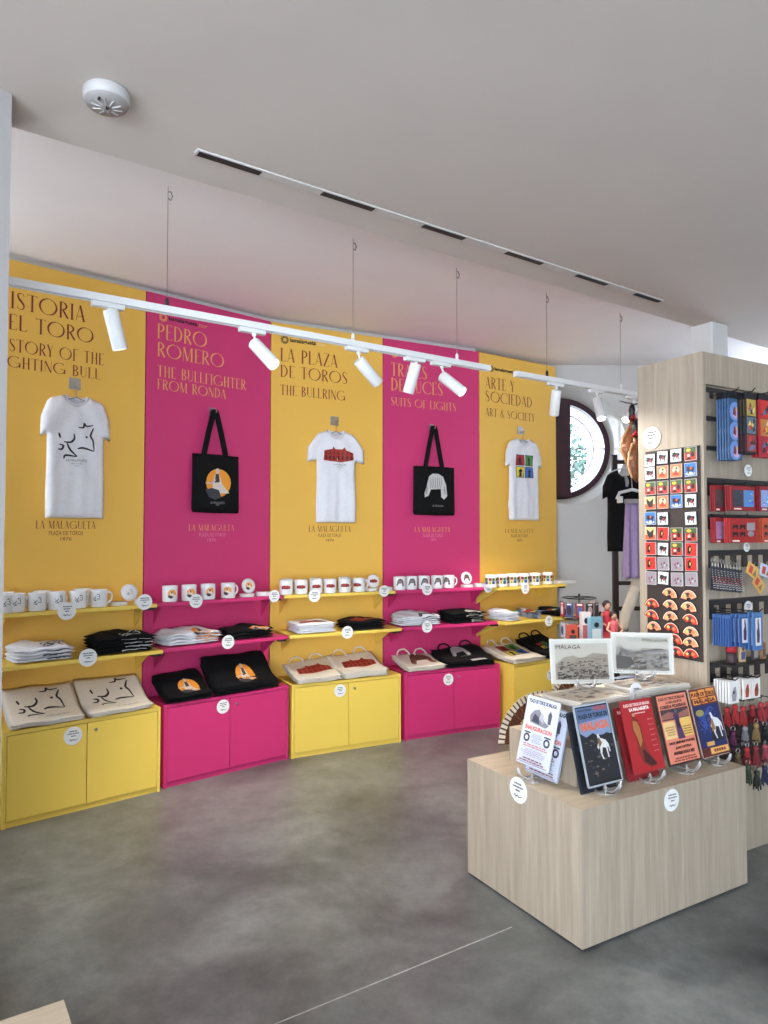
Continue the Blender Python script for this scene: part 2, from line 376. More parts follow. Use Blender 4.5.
def art_jacket(a, cx, cy, k, c=(206, 200, 190), c2=(120, 112, 104)):
    a.poly([(cx + x * k, cy + y * k) for x, y in ((-.12, .48), (.1, .48), (.3, .38), (.42, .1), (.48, -.3), (.36, -.42), (.24, -.34), (.22, -.05), (-.2, -.08), (-.3, -.3), (-.44, -.36), (-.46, -.22), (-.32, .2), (-.26, .38))], c)
    for i in range(7): a.curve([(cx + (-.2 + i * .07) * k, cy + .36 * k), (cx + (-.22 + i * .075) * k, cy + .1 * k), (cx + (-.18 + i * .06) * k, cy - .04 * k)], .02 * k, c2)
    for sx in (-.36, .36): a.curve([(cx + sx * k, cy + .05 * k), (cx + sx * 1.08 * k, cy - .25 * k)], .03 * k, c2)
    return a
def art_pop(a, cx, cy, k):
    for i, (c, d) in enumerate((((176, 30, 40), INK), ((70, 150, 60), INK), ((226, 206, 60), INK), ((60, 110, 190), INK))):
        x = cx + (-.5 + (i % 2) * .52) * k; y = cy + (.02 - (i // 2) * .5) * k
        a.rect(x, y, x + .48 * k, y + .46 * k, d); a.rect(x + .03 * k, y + .03 * k, x + .45 * k, y + .43 * k, c)
        a.poly([(x + u * k, y + v * k) for u, v in ((.15, .04), (.32, .04), (.3, .2), (.34, .3), (.24, .38), (.14, .28), (.18, .18))], (40, 24, 30))
    return a
ARTS = [art_bull, art_cape, art_ring, art_jacket, art_pop]
def caption(a, cx, y, k, c=(110, 108, 106)):
    a.txt('LA MALAGUETA', cx - .5 * k, y, k, .13 * k, c, 0); a.txt('PLAZA DE TOROS', cx - .27 * k, y - .13 * k, .54 * k, .07 * k, c, 0); a.txt('1876', cx - .1 * k, y - .24 * k, .2 * k, .06 * k, c, 0)
def squiggles(a, x, y, w, h, n, c, frac=.5):            # rows of print too small to read
    for i in range(n):
        yy = y + h * (1 - (i + .5) / n); q = w * (.6 + .4 * R.random()); xx = x + (w - q) / 2; t = h / n * frac
        while xx < x + (w + q) / 2 - w * .03:
            l = w * (.06 + .1 * R.random()); a.rect(xx, yy - t / 2, min(xx + l, x + w), yy + t / 2, c); xx += l + w * .025

# ------------------------------------------------------------------ the setting
B = [(-2.108, 3.690), (-1.451, 4.261), (-.789, 4.878), (-.008, 5.289), (.774, 5.697), (1.522, 6.210)]
BAY = [Fr(B[i], atan2(B[i + 1][1] - B[i][1], B[i + 1][0] - B[i][0])) for i in range(5)]
BW = [sqrt((B[i + 1][0] - B[i][0]) ** 2 + (B[i + 1][1] - B[i][1]) ** 2) for i in range(5)]
CEILZ, SOFZ = 2.978, 2.80
def struct(name, mb, m, bevel=0): return tag(mb.build(name, m, None, bevel), kind='structure')
def concrete():
    m = mat('polished_concrete', (130, 133, 132), .36, 0, 1.5, 0, 0, .5, (1, 1, 1), (74, 76, 76), .1)
    t = m.node_tree; L = t.links.new; b = t.nodes['Principled BSDF']
    n1 = [x for x in t.nodes if x.type == 'TEX_NOISE'][0]; n1.inputs['Detail'].default_value = 9; n1.inputs['Roughness'].default_value = .62; n1.inputs['Distortion'].default_value = .6
    n2 = t.nodes.new('ShaderNodeTexNoise'); n2.inputs['Scale'].default_value = 9; n2.inputs['Detail'].default_value = 10; n2.inputs['Roughness'].default_value = .75
    tc = [x for x in t.nodes if x.type == 'TEX_COORD'][0]; L(tc.outputs['Object'], n2.inputs['Vector'])
    mx = t.nodes.new('ShaderNodeMix'); mx.data_type = 'RGBA'; mx.blend_type = 'OVERLAY'; mx.inputs[0].default_value = .7
    rp = [x for x in t.nodes if x.type == 'VALTORGB'][0]
    r2 = t.nodes.new('ShaderNodeValToRGB'); r2.color_ramp.elements[0].position = .3; r2.color_ramp.elements[1].position = .75
    r2.color_ramp.elements[0].color = (.26, .26, .26, 1); r2.color_ramp.elements[1].color = (.70, .69, .67, 1)
    L(n2.outputs['Fac'], r2.inputs[0]); L(rp.outputs[0], mx.inputs[6]); L(r2.outputs[0], mx.inputs[7]); L(mx.outputs[2], b.inputs['Base Color'])
    return m
struct('floor', MB().box(-4, 5.2, -3.2, 7.2, -.1, 0), concrete())
j0, j1 = onz(285, 1020, 0), onz(512, 927, 0); jd = (j1 - j0).normalized(); jn = Vector((-jd.y, jd.x)) * .0022
q0, q1 = j0 - jd * .9, j1
struct('trim_1', MB().slab([tuple(q0 - jn), tuple(q1 - jn), tuple(q1 + jn), tuple(q0 + jn)], -.002, .0006), mat('joint_filler', (170, 168, 162), .7, .2, 40))
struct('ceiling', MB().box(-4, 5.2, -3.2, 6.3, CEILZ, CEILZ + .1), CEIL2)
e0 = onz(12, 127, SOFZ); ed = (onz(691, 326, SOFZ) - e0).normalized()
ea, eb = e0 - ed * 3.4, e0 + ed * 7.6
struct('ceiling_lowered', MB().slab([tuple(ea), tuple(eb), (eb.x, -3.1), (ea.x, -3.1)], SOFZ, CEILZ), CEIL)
# wall behind the panels, following their bends
pts = [BAY[0].w(-1.4, .05)] + [(Vector(BAY[i].w(0, .05)) + Vector(BAY[i - 1].w(BW[i - 1], .05))) / 2 for i in range(1, 5)] + [BAY[4].w(.02, .06)]
pts = [(p.x, p.y) for p in pts] + [(.74, 6.3)]
mb = MB()
for a, b in zip(pts, pts[1:]):
    mb.add([(a[0], a[1], 0), (b[0], b[1], 0), (b[0], b[1], CEILZ), (a[0], a[1], CEILZ)], [(0, 1, 2, 3)])
struct('wall_back', mb, WALL)
# white wall with the round, splayed window opening
WX, WY, WZ = 1.638, 6.3, 2.258
X0, X1, R1, R2 = .74, 5.2, .535, .47
an = sorted(set([2 * pi * i / 72 for i in range(72)] + [atan2(z - WZ, x - WX) % (2 * pi) for x in (X0, X1) for z in (0, CEILZ)]))
mb = MB(); n = len(an); V = []
for a in an:
    c, s = cos(a), sin(a)
    k = min([(X1 - WX) / c if c > 1e-6 else 99, (X0 - WX) / c if c < -1e-6 else 99, (CEILZ - WZ) / s if s > 1e-6 else 99, -WZ / s if s < -1e-6 else 99])
    V += [(WX + k * c, WY, WZ + k * s), (WX + R1 * c, WY, WZ + R1 * s), (WX + R2 * c, WY + .3, WZ + R2 * s), (WX + .47 * c, WY + .38, WZ + .47 * s), (WX + .43 * c, WY + .85, WZ + .43 * s), (WX + 1.6 * c, WY + .87, WZ + 1.6 * s)]
mb.add(V, [(i * 6 + j, i * 6 + j + 1, (i + 1) % n * 6 + j + 1, (i + 1) % n * 6 + j) for i in range(n) for j in range(5)])
struct('wall_window_side', mb, WALL)
w = tag(thing('window_1', None, None, WORLD, (WX, WY + .3, WZ)), kind='structure')
FRM = mat('dark_maroon_joinery', (56, 22, 34), .4, .08)
mb = MB(); rr = [2 * pi * i / 64 for i in range(64)]
for r0, r1, ya, yb in ((.475, .425, -.03, .05),):
    V = [(r * cos(a), y, r * sin(a)) for a in rr for r, y in ((r0, ya), (r1, ya), (r1, yb), (r0, yb))]
    mb.add(V, [(i * 4 + j, i * 4 + (j + 1) % 4, (i + 1) % 64 * 4 + (j + 1) % 4, (i + 1) % 64 * 4 + j) for i in range(64) for j in range(4)])
mb.build('window_frame', FRM, w)
MB().box(-.12, .105, -.045, .055, -.46, .46).build('centre_stile', FRM, w, .006)
mb = MB().prism([(.43 * cos(a), .43 * sin(a)) for a in rr], .008, .013); mb.build('pane', clear('window_glass', .03, rough=.02, ior=1.12), w)
mb = MB(); mb.tube([(.1, .0, 0), (.43, .0, 0)], .006)
mb.tube([(.33 * cos(a), .0, .33 * sin(a)) for a in [radians(-72 + 6 * i) for i in range(25)]], .006)
for a in (-48, 48): mb.tube([(.33 * cos(radians(a)), 0, .33 * sin(radians(a))), (.18 * cos(radians(a * .8)), 0, .2 * sin(radians(a * .9)))], .005)
mb.build('glazing_bar', mat('pale_lilac_bars', (190, 170, 196), .4), w)
pl = bpy.data.lights.new('window_portal', 'AREA'); pl.shape = 'RECTANGLE'; pl.size = pl.size_y = .86; pl.cycles.is_portal = True
po = bpy.data.objects.new('window_portal', pl); COL.objects.link(po); po.location = (WX, WY + .84, WZ); po.rotation_euler = (radians(-90), 0, 0)
# the corner pier the photo cuts on, and the remaining walls of the shop
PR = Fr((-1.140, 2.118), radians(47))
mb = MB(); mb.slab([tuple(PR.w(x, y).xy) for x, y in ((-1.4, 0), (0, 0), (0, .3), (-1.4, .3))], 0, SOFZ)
struct('wall_left_pier', mb, mat('dimmed_pier_plaster', (150, 144, 141), .85, .02, 6, .05))  # same white plaster darkened, the pier's shade put into its colour
struct('wall_right', MB().box(5.0, 5.1, -3.2, 6.3, 0, CEILZ), WALL)
mb = MB().box(-3.3, -3.2, -3.2, 5.5, 0, CEILZ); struct('wall_left', mb, WALL)
mb = MB().box(-3.3, 5.1, -3.2, -3.1, 2.8, CEILZ); mb.box(2.1, 5.1, -3.2, -3.1, 0, 2.8); struct('wall_front', mb, WALL)
# square white column behind the timber display
CL = Fr((2.07, 4.408), radians(30))
struct('wall_column', MB().add([], []).slab([tuple(CL.w(x, y).xy) for x, y in ((0, 0), (.16, 0), (.16, .16), (0, .16))], 0, SOFZ), WALL, .006)
# slot diffuser in the lowered ceiling
s0, s1 = onz(195, 151, SOFZ), onz(660, 301, SOFZ); SL = Fr(s0, atan2(s1.y - s0.y, s1.x - s0.x)); L0 = (s1 - s0).length
t = thing('slot_diffuser', 'long linear air slot set in the lowered ceiling, black and white lengths', 'air vent', SL, (0, 0, SOFZ))
MB().box(0, L0, -.024, .02, -.006, .004).build('slot_frame', mat('vent_white', (194, 188, 183), .6), t, .002)
def slx(px, py): d = onz(px, py, SOFZ) - s0; return d.dot(SL.x)
for pa, pb in (((195, 151), (258.5, 173.5)), ((319, 194), (370, 210.5)), ((419, 226.5), (459, 240)), ((501, 253.5), (536, 265)), ((571, 276), (601, 285.5)), ((631, 294), (655, 302))):
    xa, xb = slx(*pa), slx(*pb); mb = MB().box(max(.01, xa), min(xb, L0 - .01), -.017, .012, -.0085, -.004); mb.build('slot_opening', DARK, t)
# smoke detector
c = onz(107, 92, SOFZ)
t = thing('smoke_detector', 'round white smoke detector on the lowered ceiling', 'smoke detector', WORLD, (c.x, c.y, SOFZ), radians(30))
MB().lathe([(0, 0), (.066, 0), (.068, -.006), (.068, -.03), (.064, -.034)], 40).build('base', mat('detector_white', (176, 172, 170), .45), t)
MB().lathe([(.064, -.034), (.058, -.044), (.03, -.048), (.012, -.052), (0, -.052)], 40).build('cover', mat('detector_grey', (150, 144, 142), .5), t)
mb = MB()
for i in range(10):
    a = 2 * pi * i / 10; mb.tube([(.018 * cos(a), .018 * sin(a), -.051), (.045 * cos(a), .045 * sin(a), -.0475)], .0022)
mb.build('vent_rib', mat('detector_white', (0, 0, 0)), t)
MB().box(-.004, .004, -.012, -.002, -.056, -.05).box(-.03, -.024, -.042, -.03, -.05, -.046).build('sensor', DARK, t)

# ------------------------------------------------------------------ the five poster panels
PN = ['fighting bull', 'bullfighter', 'bullring', 'suits of lights', 'art and society']
COLN = ['yellow', 'magenta', 'yellow', 'magenta', 'yellow']
def line(a, fr, text, xl, yt, yb, xr, c, skip=0, small=False):
    x0, zt = fr.loc(xl, yt); _, zb = fr.loc(xl, yb); x1, _ = fr.loc(xr, yt)
    if small: a.txt(text, x0, zb, x1 - x0, zt - zb, c, .0)
    else: a.deco(text, x0, zb, zt - zb, c, x1 - x0, skip)
HEAD = [[('HISTORIA', 10.7, 291, 308, 85.4, 1), ('DEL TORO', 8.8, 313.3, 329, 93.8, 1)], [('PEDRO', 157.3, 322.8, 338, 207, 0), ('ROMERO', 157.3, 341.6, 356, 224, 0)],
        [('LA PLAZA', 280.4, 347.6, 361, 337.5, 0), ('DE TOROS', 280.4, 364.6, 376.8, 347.5, 0)], [('TRAJES', 391, 362.3, 375.4, 427, 0), ('DE LUCES', 391, 377.6, 390.3, 442.7, 0)],
        [('ARTE Y', 485.4, 376.2, 388, 514.3, 0), ('SOCIEDAD', 485.4, 390.3, 401.2, 531.8, 0)]]
SUBH = [[('HISTORY OF THE', 9.4, 338.2, 351, 104, 2), ('FIGHTING BULL', 7.4, 355, 366.6, 100.6, 2)], [('THE BULLFIGHTER', 157.3, 364.8, 376, 246, 0), ('FROM RONDA', 157.3, 378.6, 389, 226, 0)],
        [('THE BULLRING', 280.4, 384.4, 394.6, 345.3, 0)], [('SUITS OF LIGHTS', 391, 396.8, 405.2, 456, 0)], [('ART & SOCIETY', 485.4, 407.4, 415.6, 534.5, 0)]]
FOOT = [[(35.8, 520.6, 528.6, 95.5), (49, 531, 535.2, 83), (60.5, 537, 540.6, 71.5)], [(188.7, 524.4, 530.6, 234), (199, 532.8, 536.6, 225.5), (207.5, 538.2, 541.6, 216)],
        [(308.7, 525.5, 532, 350.6), (318, 533.6, 537, 341), (326, 538.8, 541.4, 334)], [(414.7, 527, 532, 450), (423, 533.6, 537, 443), (430.6, 538.4, 541, 436)],
        [(505, 528.8, 533, 533), (511, 534.2, 537.4, 528), (517, 539, 541.4, 522)]]
LOGO = [(18, 291, 302, 60), (159, 312, 321, 207), (280.5, 334.8, 343.6, 324.5), (391, 349.6, 357.5, 433), (488.4, 364.6, 371.6, 520)]
for i in range(5):
    fr = BAY[i]; yel = i % 2 == 0
    t = thing('poster_banner', '%s full-height wall panel headed with the %s title' % (COLN[i], PN[i]), 'banner', fr, (0, 0, 0), 0, 'five coloured poster panels')
    MB().box(.003, BW[i] - .003, 0, .018, 0, 2.94).build('board', YELP if yel else PNKP, t)
    c = MAR if yel else GOLD
    for nm, rows in (('heading', HEAD[i]), ('subheading', SUBH[i])):
        for tx, xl, yt, yb, xr, sk in rows: a = Art(); line(a, fr, tx, xl, yt, yb, xr, c, sk); a.build(nm, t)
    f = FOOT[i]; c2 = c if yel else (230, 130, 156)
    for k, tx in enumerate(('LA MALAGUETA', 'PLAZA DE TOROS', '1876')): a = Art(); line(a, fr, tx, *f[k], c2 if k else c, 0, k > 0); a.build('footer_lettering', t)
    if i == 0: continue
    a = Art(); xl, yt, yb, xr = LOGO[i]; x0, zt = fr.loc(xl, yt); _, zb = fr.loc(xl, yb); x1, _ = fr.loc(xr, yt); h = zt - zb; cx, cz = x0 + h * .5, (zt + zb) / 2
    for k in range(14):
        q = 2 * pi * k / 14; a.stroke([(cx + h * .3 * cos(q), cz + h * .3 * sin(q)), (cx + h * .5 * cos(q + .3), cz + h * .5 * sin(q + .3))], h * .09, INK if yel else GOLD)
    a.ring(cx, cz, h * .26, h * .26, h * .07, INK if yel else GOLD)
    lw = (x1 - x0 - h * 1.15)
    a.txt('lamalagueta', x0 + h * 1.15, cz - h * .32, lw * .74, h * .62, INK if yel else (52, 16, 34), .03); a.txt('tour', x0 + h * 1.2 + lw * .77, cz - h * .18, lw * .23, h * .36, (244, 226, 170) if yel else GOLD, .0)
    a.build('logo', t)

# ------------------------------------------------------------------ cabinets and shelves
CF = []; CABW = []; CABD = [.285, .262, .318, .308, .385]
for l, r in [((1.2, 830.7), (160, 791.6)), ((163.3, 789.3), (288.3, 759.2)), ((291.5, 759.2), (401, 742.3)), ((404.7, 741), (500.3, 727.5))]:
    a, b = onz(*l, 0), onz(*r, 0); CF.append(Fr(a, atan2(b.y - a.y, b.x - a.x))); CABW.append((b - a).length)
CF.append(Fr(onz(513.7, 664.8, .475), BAY[4].a)); CABW.append(.81)
CABH, S2, S1 = .475, .795, 1.052
ROWN = ['upper', 'middle']
def price_tag(fr, px, py, y, r, where, cat='price tag', txt=5, back=.003):
    x, z = fr.loc(px, py, y)
    t = thing('price_tag', 'round white price tag %s' % where, cat, fr, (x, y, z), 0, 'round white price tags')
    out = [(r * cos(2 * pi * k / 28), r * sin(2 * pi * k / 28)) for k in range(28)]
    MB().prism(out, -.002, 0).build('card', TAGW, t)
    a = Art(); squiggles(a, -r * .6, r * .12, r * 1.2, r * .5, 2, (90, 90, 92), .5); squiggles(a, -r * .3, -r * .12, r * .6, r * .2, 1, (60, 60, 62), .6)
    a.curve([(-r * .45, -r * .5), (-r * .3, -r * .34), (-r * .2, -r * .5), (0, -r * .4), (.2 * r, -r * .5), (.5 * r, -r * .38)], r * .09, (80, 80, 84))
    a.build('print', t, lambda u, v, e: (u, -.002 - e, v)); return t
SH = [dict(u=((-2, 613), (157.2, 603)), m=((-2, 657), (163, 648)), tu=(66.8, 611), tm=(88, 657.6), tc=(73, 735.7), te=(144.5, 602)),
      dict(u=((158, 602), (282.7, 596.5)), m=((163.4, 647.4), (288.0, 636.4)), tu=(196, 601), tm=(228, 642), tc=(223, 706.5), te=(274.2, 596)),
      dict(u=((284.6, 597), (395.5, 591)), m=((290, 636.5), (401.8, 629)), tu=(314.3, 595.7), tm=(347.4, 632.3), tc=(340, 690.6), te=(384.2, 591)),
      dict(u=((396, 590.5), (493, 587.3)), m=((402.2, 629.3), (499.5, 622)), tu=(427.2, 589.4), tm=(427, 626.7), tc=(448.3, 679.4), te=(488.2, 587.4)),
      dict(u=((499, 587.3), (566.6, 584.6)), m=((505.5, 622), (585.7, 614.7)), tu=(525.3, 588.4), tm=(548.8, 621), tc=(550.5, 675), te=None)]
for i in range(5):
    fr, W, D = CF[i], CABW[i], CABD[i]; m = YEL if i % 2 == 0 else PNK; g = 'low two-door cabinets'
    t = thing('cabinet', 'low %s two-door cabinet under the %s poster' % (COLN[i], PN[i]), 'cabinet', fr, (0, 0, 0), 0, g)
    mb = MB().box(0, .018, 0, D, 0, CABH - .02).box(W - .018, W, 0, D, 0, CABH - .02).box(0, W, 0, D, CABH - .02, CABH).box(.018, W - .018, .012, D, .03, .048).box(.018, W - .018, D - .01, D, .048, CABH - .02)
    mb.build('carcass', m, t, .0015)
    MB().box(.018, W - .018, .012, .026, 0, .03).build('toe_kick', m, t)
    h = (W - .036) / 2
    for k in (0, 1):
        x0 = .018 + k * h
        d = MB().box(x0 + .002, x0 + h - .002, .001, .019, .034, CABH - .023).build('door', m, t, .001)
        if k:
            MB().lathe([(0, 0), (.008, 0), (.009, .004), (.006, .006), (0, .006)], 16).build('lock', STEEL, d)
            o = d.children[0]; o.rotation_euler = (pi / 2, 0, 0); o.location = (x0 + .045, .0008, CABH - .062)
    for row, (z, y0, key) in enumerate(((S1, .07, 'u'), (S2, .002, 'm'))):
        (pa, pb) = SH[i][key]; xa = fr.loc(*pa, y0)[0]; xb = fr.loc(*pb, y0)[0]
        if i == 4: xb -= .0
        t = thing('wall_shelf', '%s %s shelf on the %s panel' % (COLN[i], ROWN[row], PN[i]), 'shelf', fr, (0, 0, z), 0, 'coloured wall shelves')
        MB().box(xa, xb, y0, D - .004, -.02, 0).build('shelf_board', m, t, .001)
        for x in (xa + .05, xb - .05):
            MB().add([(x - .002, D - .004, -.02), (x - .002, y0 + .06, -.02), (x - .002, D - .004, -.15), (x + .002, D - .004, -.02), (x + .002, y0 + .06, -.02), (x + .002, D - .004, -.15)],
                     [(0, 1, 2), (5, 4, 3), (0, 3, 4, 1), (1, 4, 5, 2), (2, 5, 3, 0)]).build('bracket', m, t)
        MB().box(xb - .06, xb - .005, y0 + .01, y0 + .04, -.034, -.02).build('end_clip', BLKM, t)
    r = .047 if i < 1 else .042
    price_tag(fr, *SH[i]['tu'], .064, r, 'on the %s upper shelf edge below the %s mugs' % (COLN[i], PN[i]))
    price_tag(fr, *SH[i]['tm'], -.004, r, 'on the %s middle shelf edge of the %s bay' % (COLN[i], PN[i]))
    price_tag(fr, *SH[i]['tc'], -.001, r, 'on the %s cabinet doors below the %s poster' % (COLN[i], PN[i]))
    if SH[i]['te']: price_tag(fr, *SH[i]['te'], .064, r * .95, 'below the coasters at the end of the %s shelf' % PN[i])

# ------------------------------------------------------------------ mugs and coasters
def mug_print(i):
    a = Art(); o = -MR * radians((38, 42, 50, 52, 60)[i])
    if i == 0: art_bull(a, o, .055, .07, INK, .03)
    elif i == 1: art_cape(a, o, .05, .058)
    elif i == 2: art_ring(a, o, .05, .062)
    elif i == 3: art_jacket(a, o, .052, .062, (84, 72, 72), (190, 176, 170))
    else:
        [art_pop(a, o + q, .05, .05) for q in (-.06, -.005, .05)]
    return a
MR = .0445
def make_mug(i, fr, p, rz, label, g):
    t = thing('mug', label, 'mug', fr, p, rz, g)
    MB().lathe([(0, .004), (.037, .004), (.039, 0), (.042, .002), (MR, .01), (MR, .088), (.044, .0955), (.0415, .0955), (.0405, .09), (.0405, .012), (.03, .008), (0, .008)], 28).build('cup', CERA, t)
    MB().tube([(.041, 0, .078), (.06, 0, .077), (.07, 0, .066), (.072, 0, .05), (.068, 0, .034), (.057, 0, .023), (.041, 0, .02)], [.0065, .006, .0055, .0055, .0055, .006, .0065], n=8).build('handle', CERA, t)
    mug_print(i).build('print', t, lambda u, v, e: ((MR + e) * sin(u / MR), -(MR + e) * cos(u / MR), v), .0003, .007)
    return t
def coaster_mesh(i, t):
    MB().lathe([(0, 0), (.047, 0), (.048, .001), (.048, .005), (.047, .006), (0, .006)], 28).build('disc', CERA, t)
    a = Art(); [lambda: art_bull(a, 0, 0, .06), lambda: art_cape(a, 0, .0, .055), lambda: art_ring(a, 0, 0, .06), lambda: art_jacket(a, 0, 0, .06, (96, 60, 60)), lambda: art_pop(a, 0, 0, .06)][i]()
    a.ring(0, 0, .044, .044, .0015, (150, 146, 142)); a.build('print', t, lambda u, v, e: (u, v, .006 + e), .0004)
MUGD = ['bull line drawing', 'orange disc', 'red bullring', 'dark jacket', 'four-colour square']
MUGX = [[(5, 601), (16, 599.5), (37, 598), (57, 597), (78, 596), (99, 594.5)], [(170, 591), (189, 590), (208, 589), (228, 588)],
        [(286, 587.5), (301, 587), (316, 586), (330, 585.5), (344.5, 585), (359, 584)], [(399.5, 582), (411.5, 581), (424, 580.5), (437, 580), (448.5, 579.5)],
        [(491, 578.5), (502, 578), (513, 577.5), (523.5, 577), (535, 576.5), (547.5, 574)]]
COA = [(128.5, 590), (247.5, 586), (372.5, 579.5), (465.5, 577), None]
COS = [(119, 596), (143, 595)], [(247, 592), (263, 590.5)], [(371.5, 588), (386, 586)], [(467, 584), (480, 582)], []
for i in range(5):
    fr = CF[i]; g = 'mugs on the %s shelf' % PN[i]; src = None
    n = len(MUGX[i]); k = 0
    for px, py in MUGX[i]:
        yy = .12
        x, _ = fr.loc(px, py, yy)
        rz = radians(R.uniform(-5, 5) + 30 - (26 if k == n - 1 else 0))
        lb = 'white mug printed with a %s, %s along the %s poster shelf' % (MUGD[i], ORD[k], PN[i])
        if src is None: src = make_mug(i, fr, (x, yy, S1 + .0006), rz, lb, g)
        else: dup(src, fr, (x, yy, S1 + .0006), rz, lb)
        k += 1
    # a second row of the same mugs behind
    for j, (px, py) in enumerate(MUGX[i][:-1]):
        q = MUGX[i][j + 1]; x, _ = fr.loc((px + q[0]) / 2, py, .135); yy = CABD[i] - .05
        if i > 2 or i == 1 or j % 2: continue
        dup(src, fr, (x, yy, S1 + .0006), radians(R.uniform(-20, 20)), 'white %s mug, %s in the back row of the %s shelf' % (MUGD[i], ORD[j // 2], PN[i]))
    if COA[i]:
        g = 'coasters on the %s shelf' % PN[i]
        csrc = None
        for s, (px, py) in enumerate(COS[i]):
            x, _ = fr.loc(px, py, .14); nn = 4 if s else 3
            for k in range(nn):
                lb = 'round white coaster, %s up in the %s coaster pile by the %s mugs' % (ORD[k], ORD[s], PN[i])
                p = (x + R.uniform(-.002, .002), .14, S1 + .0006 + k * .0066)
                if csrc is None: csrc = thing('coaster', lb, 'coaster', fr, p, 0, g); coaster_mesh(i, csrc)
                else: dup(csrc, fr, p, R.uniform(-.3, .3), lb)
        x, _ = fr.loc(*COA[i], .16); z0 = S1 + .001 + 3 * .0066
        dup(csrc, fr, (x, .15, z0 + .0475), 0, 'white %s coaster standing upright on the %s coaster pile' % (MUGD[i], PN[i]), g, rx=radians(78))
# thin magazines lying at the end of the last upper shelf
fr = CF[4]
for k in range(3):
    x, _ = fr.loc(560, 580, .17)
    t = thing('greeting_card', 'pale printed card, %s up in the flat pile ending the art and society shelf' % ORD[k], 'card', fr, (x + .01 * k, .16, S1 + .0006 + k * .008), radians(-6 + 5 * k), 'flat cards on the art shelf')
    MB().box(-.1, .1, -.07, .07, 0, .007).build('card', TAGW, t, .001)
    a = Art(); a.rect(-.08, -.05, .02, .05, (210, 190, 188)); squiggles(a, .03, -.04, .06, .08, 5, (130, 130, 134)); a.build('print', t, lambda u, v, e: (u, v, .007 + e))

# ------------------------------------------------------------------ hanging shirts and bags on the panels
def smooth(pts, k=4):
    n = len(pts); o = []
    for i in range(n):
        a, b, c, d = [pts[(i + j - 1) % n] for j in range(4)]
        for q in range(k):
            t = q / k; o.append(tuple(.5 * (2 * b[j] + (c[j] - a[j]) * t + (2 * a[j] - 5 * b[j] + 4 * c[j] - d[j]) * t * t + (3 * b[j] - a[j] - 3 * c[j] + d[j]) * t ** 3) for j in (0, 1)))
    return o
def tee_outline(w, h, s, sh=0):                         # half body width, height, half sleeve span; z 0 at hem
    r = [(w * .99, 0), (w * 1.0, .2 * h), (w * .97, .45 * h), (w * .97, .66 * h), (w * 1.03, .665 * h), (s * .99, .64 * h), (s * 1.0, .66 * h), (s * .985, .8 * h), (w * .98, .93 * h), (w * .86, .958 * h), (w * .37, .995 * h)]
    nk = [(w * .37 * cos(a), .995 * h - .075 * h * sin(a)) for a in [pi * k / 12 for k in range(1, 12)]]
    l = [(-x, z) for x, z in r[::-1]]
    return [(x + sh * z, z) for x, z in r + nk + l]
def hanger(fr, x, z, y, w, label, m):                   # clothes hanger with a hook; x,z is the middle of the bar
    t = thing('clothes_hanger', label, 'hanger', fr, (x, y, z), 0, 'clothes hangers')
    MB().tube([(-w, 0, -.05), (-w * .5, 0, -.02), (0, 0, 0), (w * .5, 0, -.02), (w, 0, -.05)], .005).build('shoulder_bar', m, t)
    MB().tube([(0, 0, 0), (0, 0, .035), (.018, 0, .05), (.016, 0, .068), (0, 0, .075), (-.014, 0, .066)], .0025).build('hook', STEEL, t)
    return t
TEE = [(0, 45.5, 103.5, 395, 518.2, 37.6, 108), (2, 315.8, 355.8, 430, 522.8, 308.6, 365.4), (4, 508.4, 538.2, 438.4, 520.4, 505.6, 541.2)]
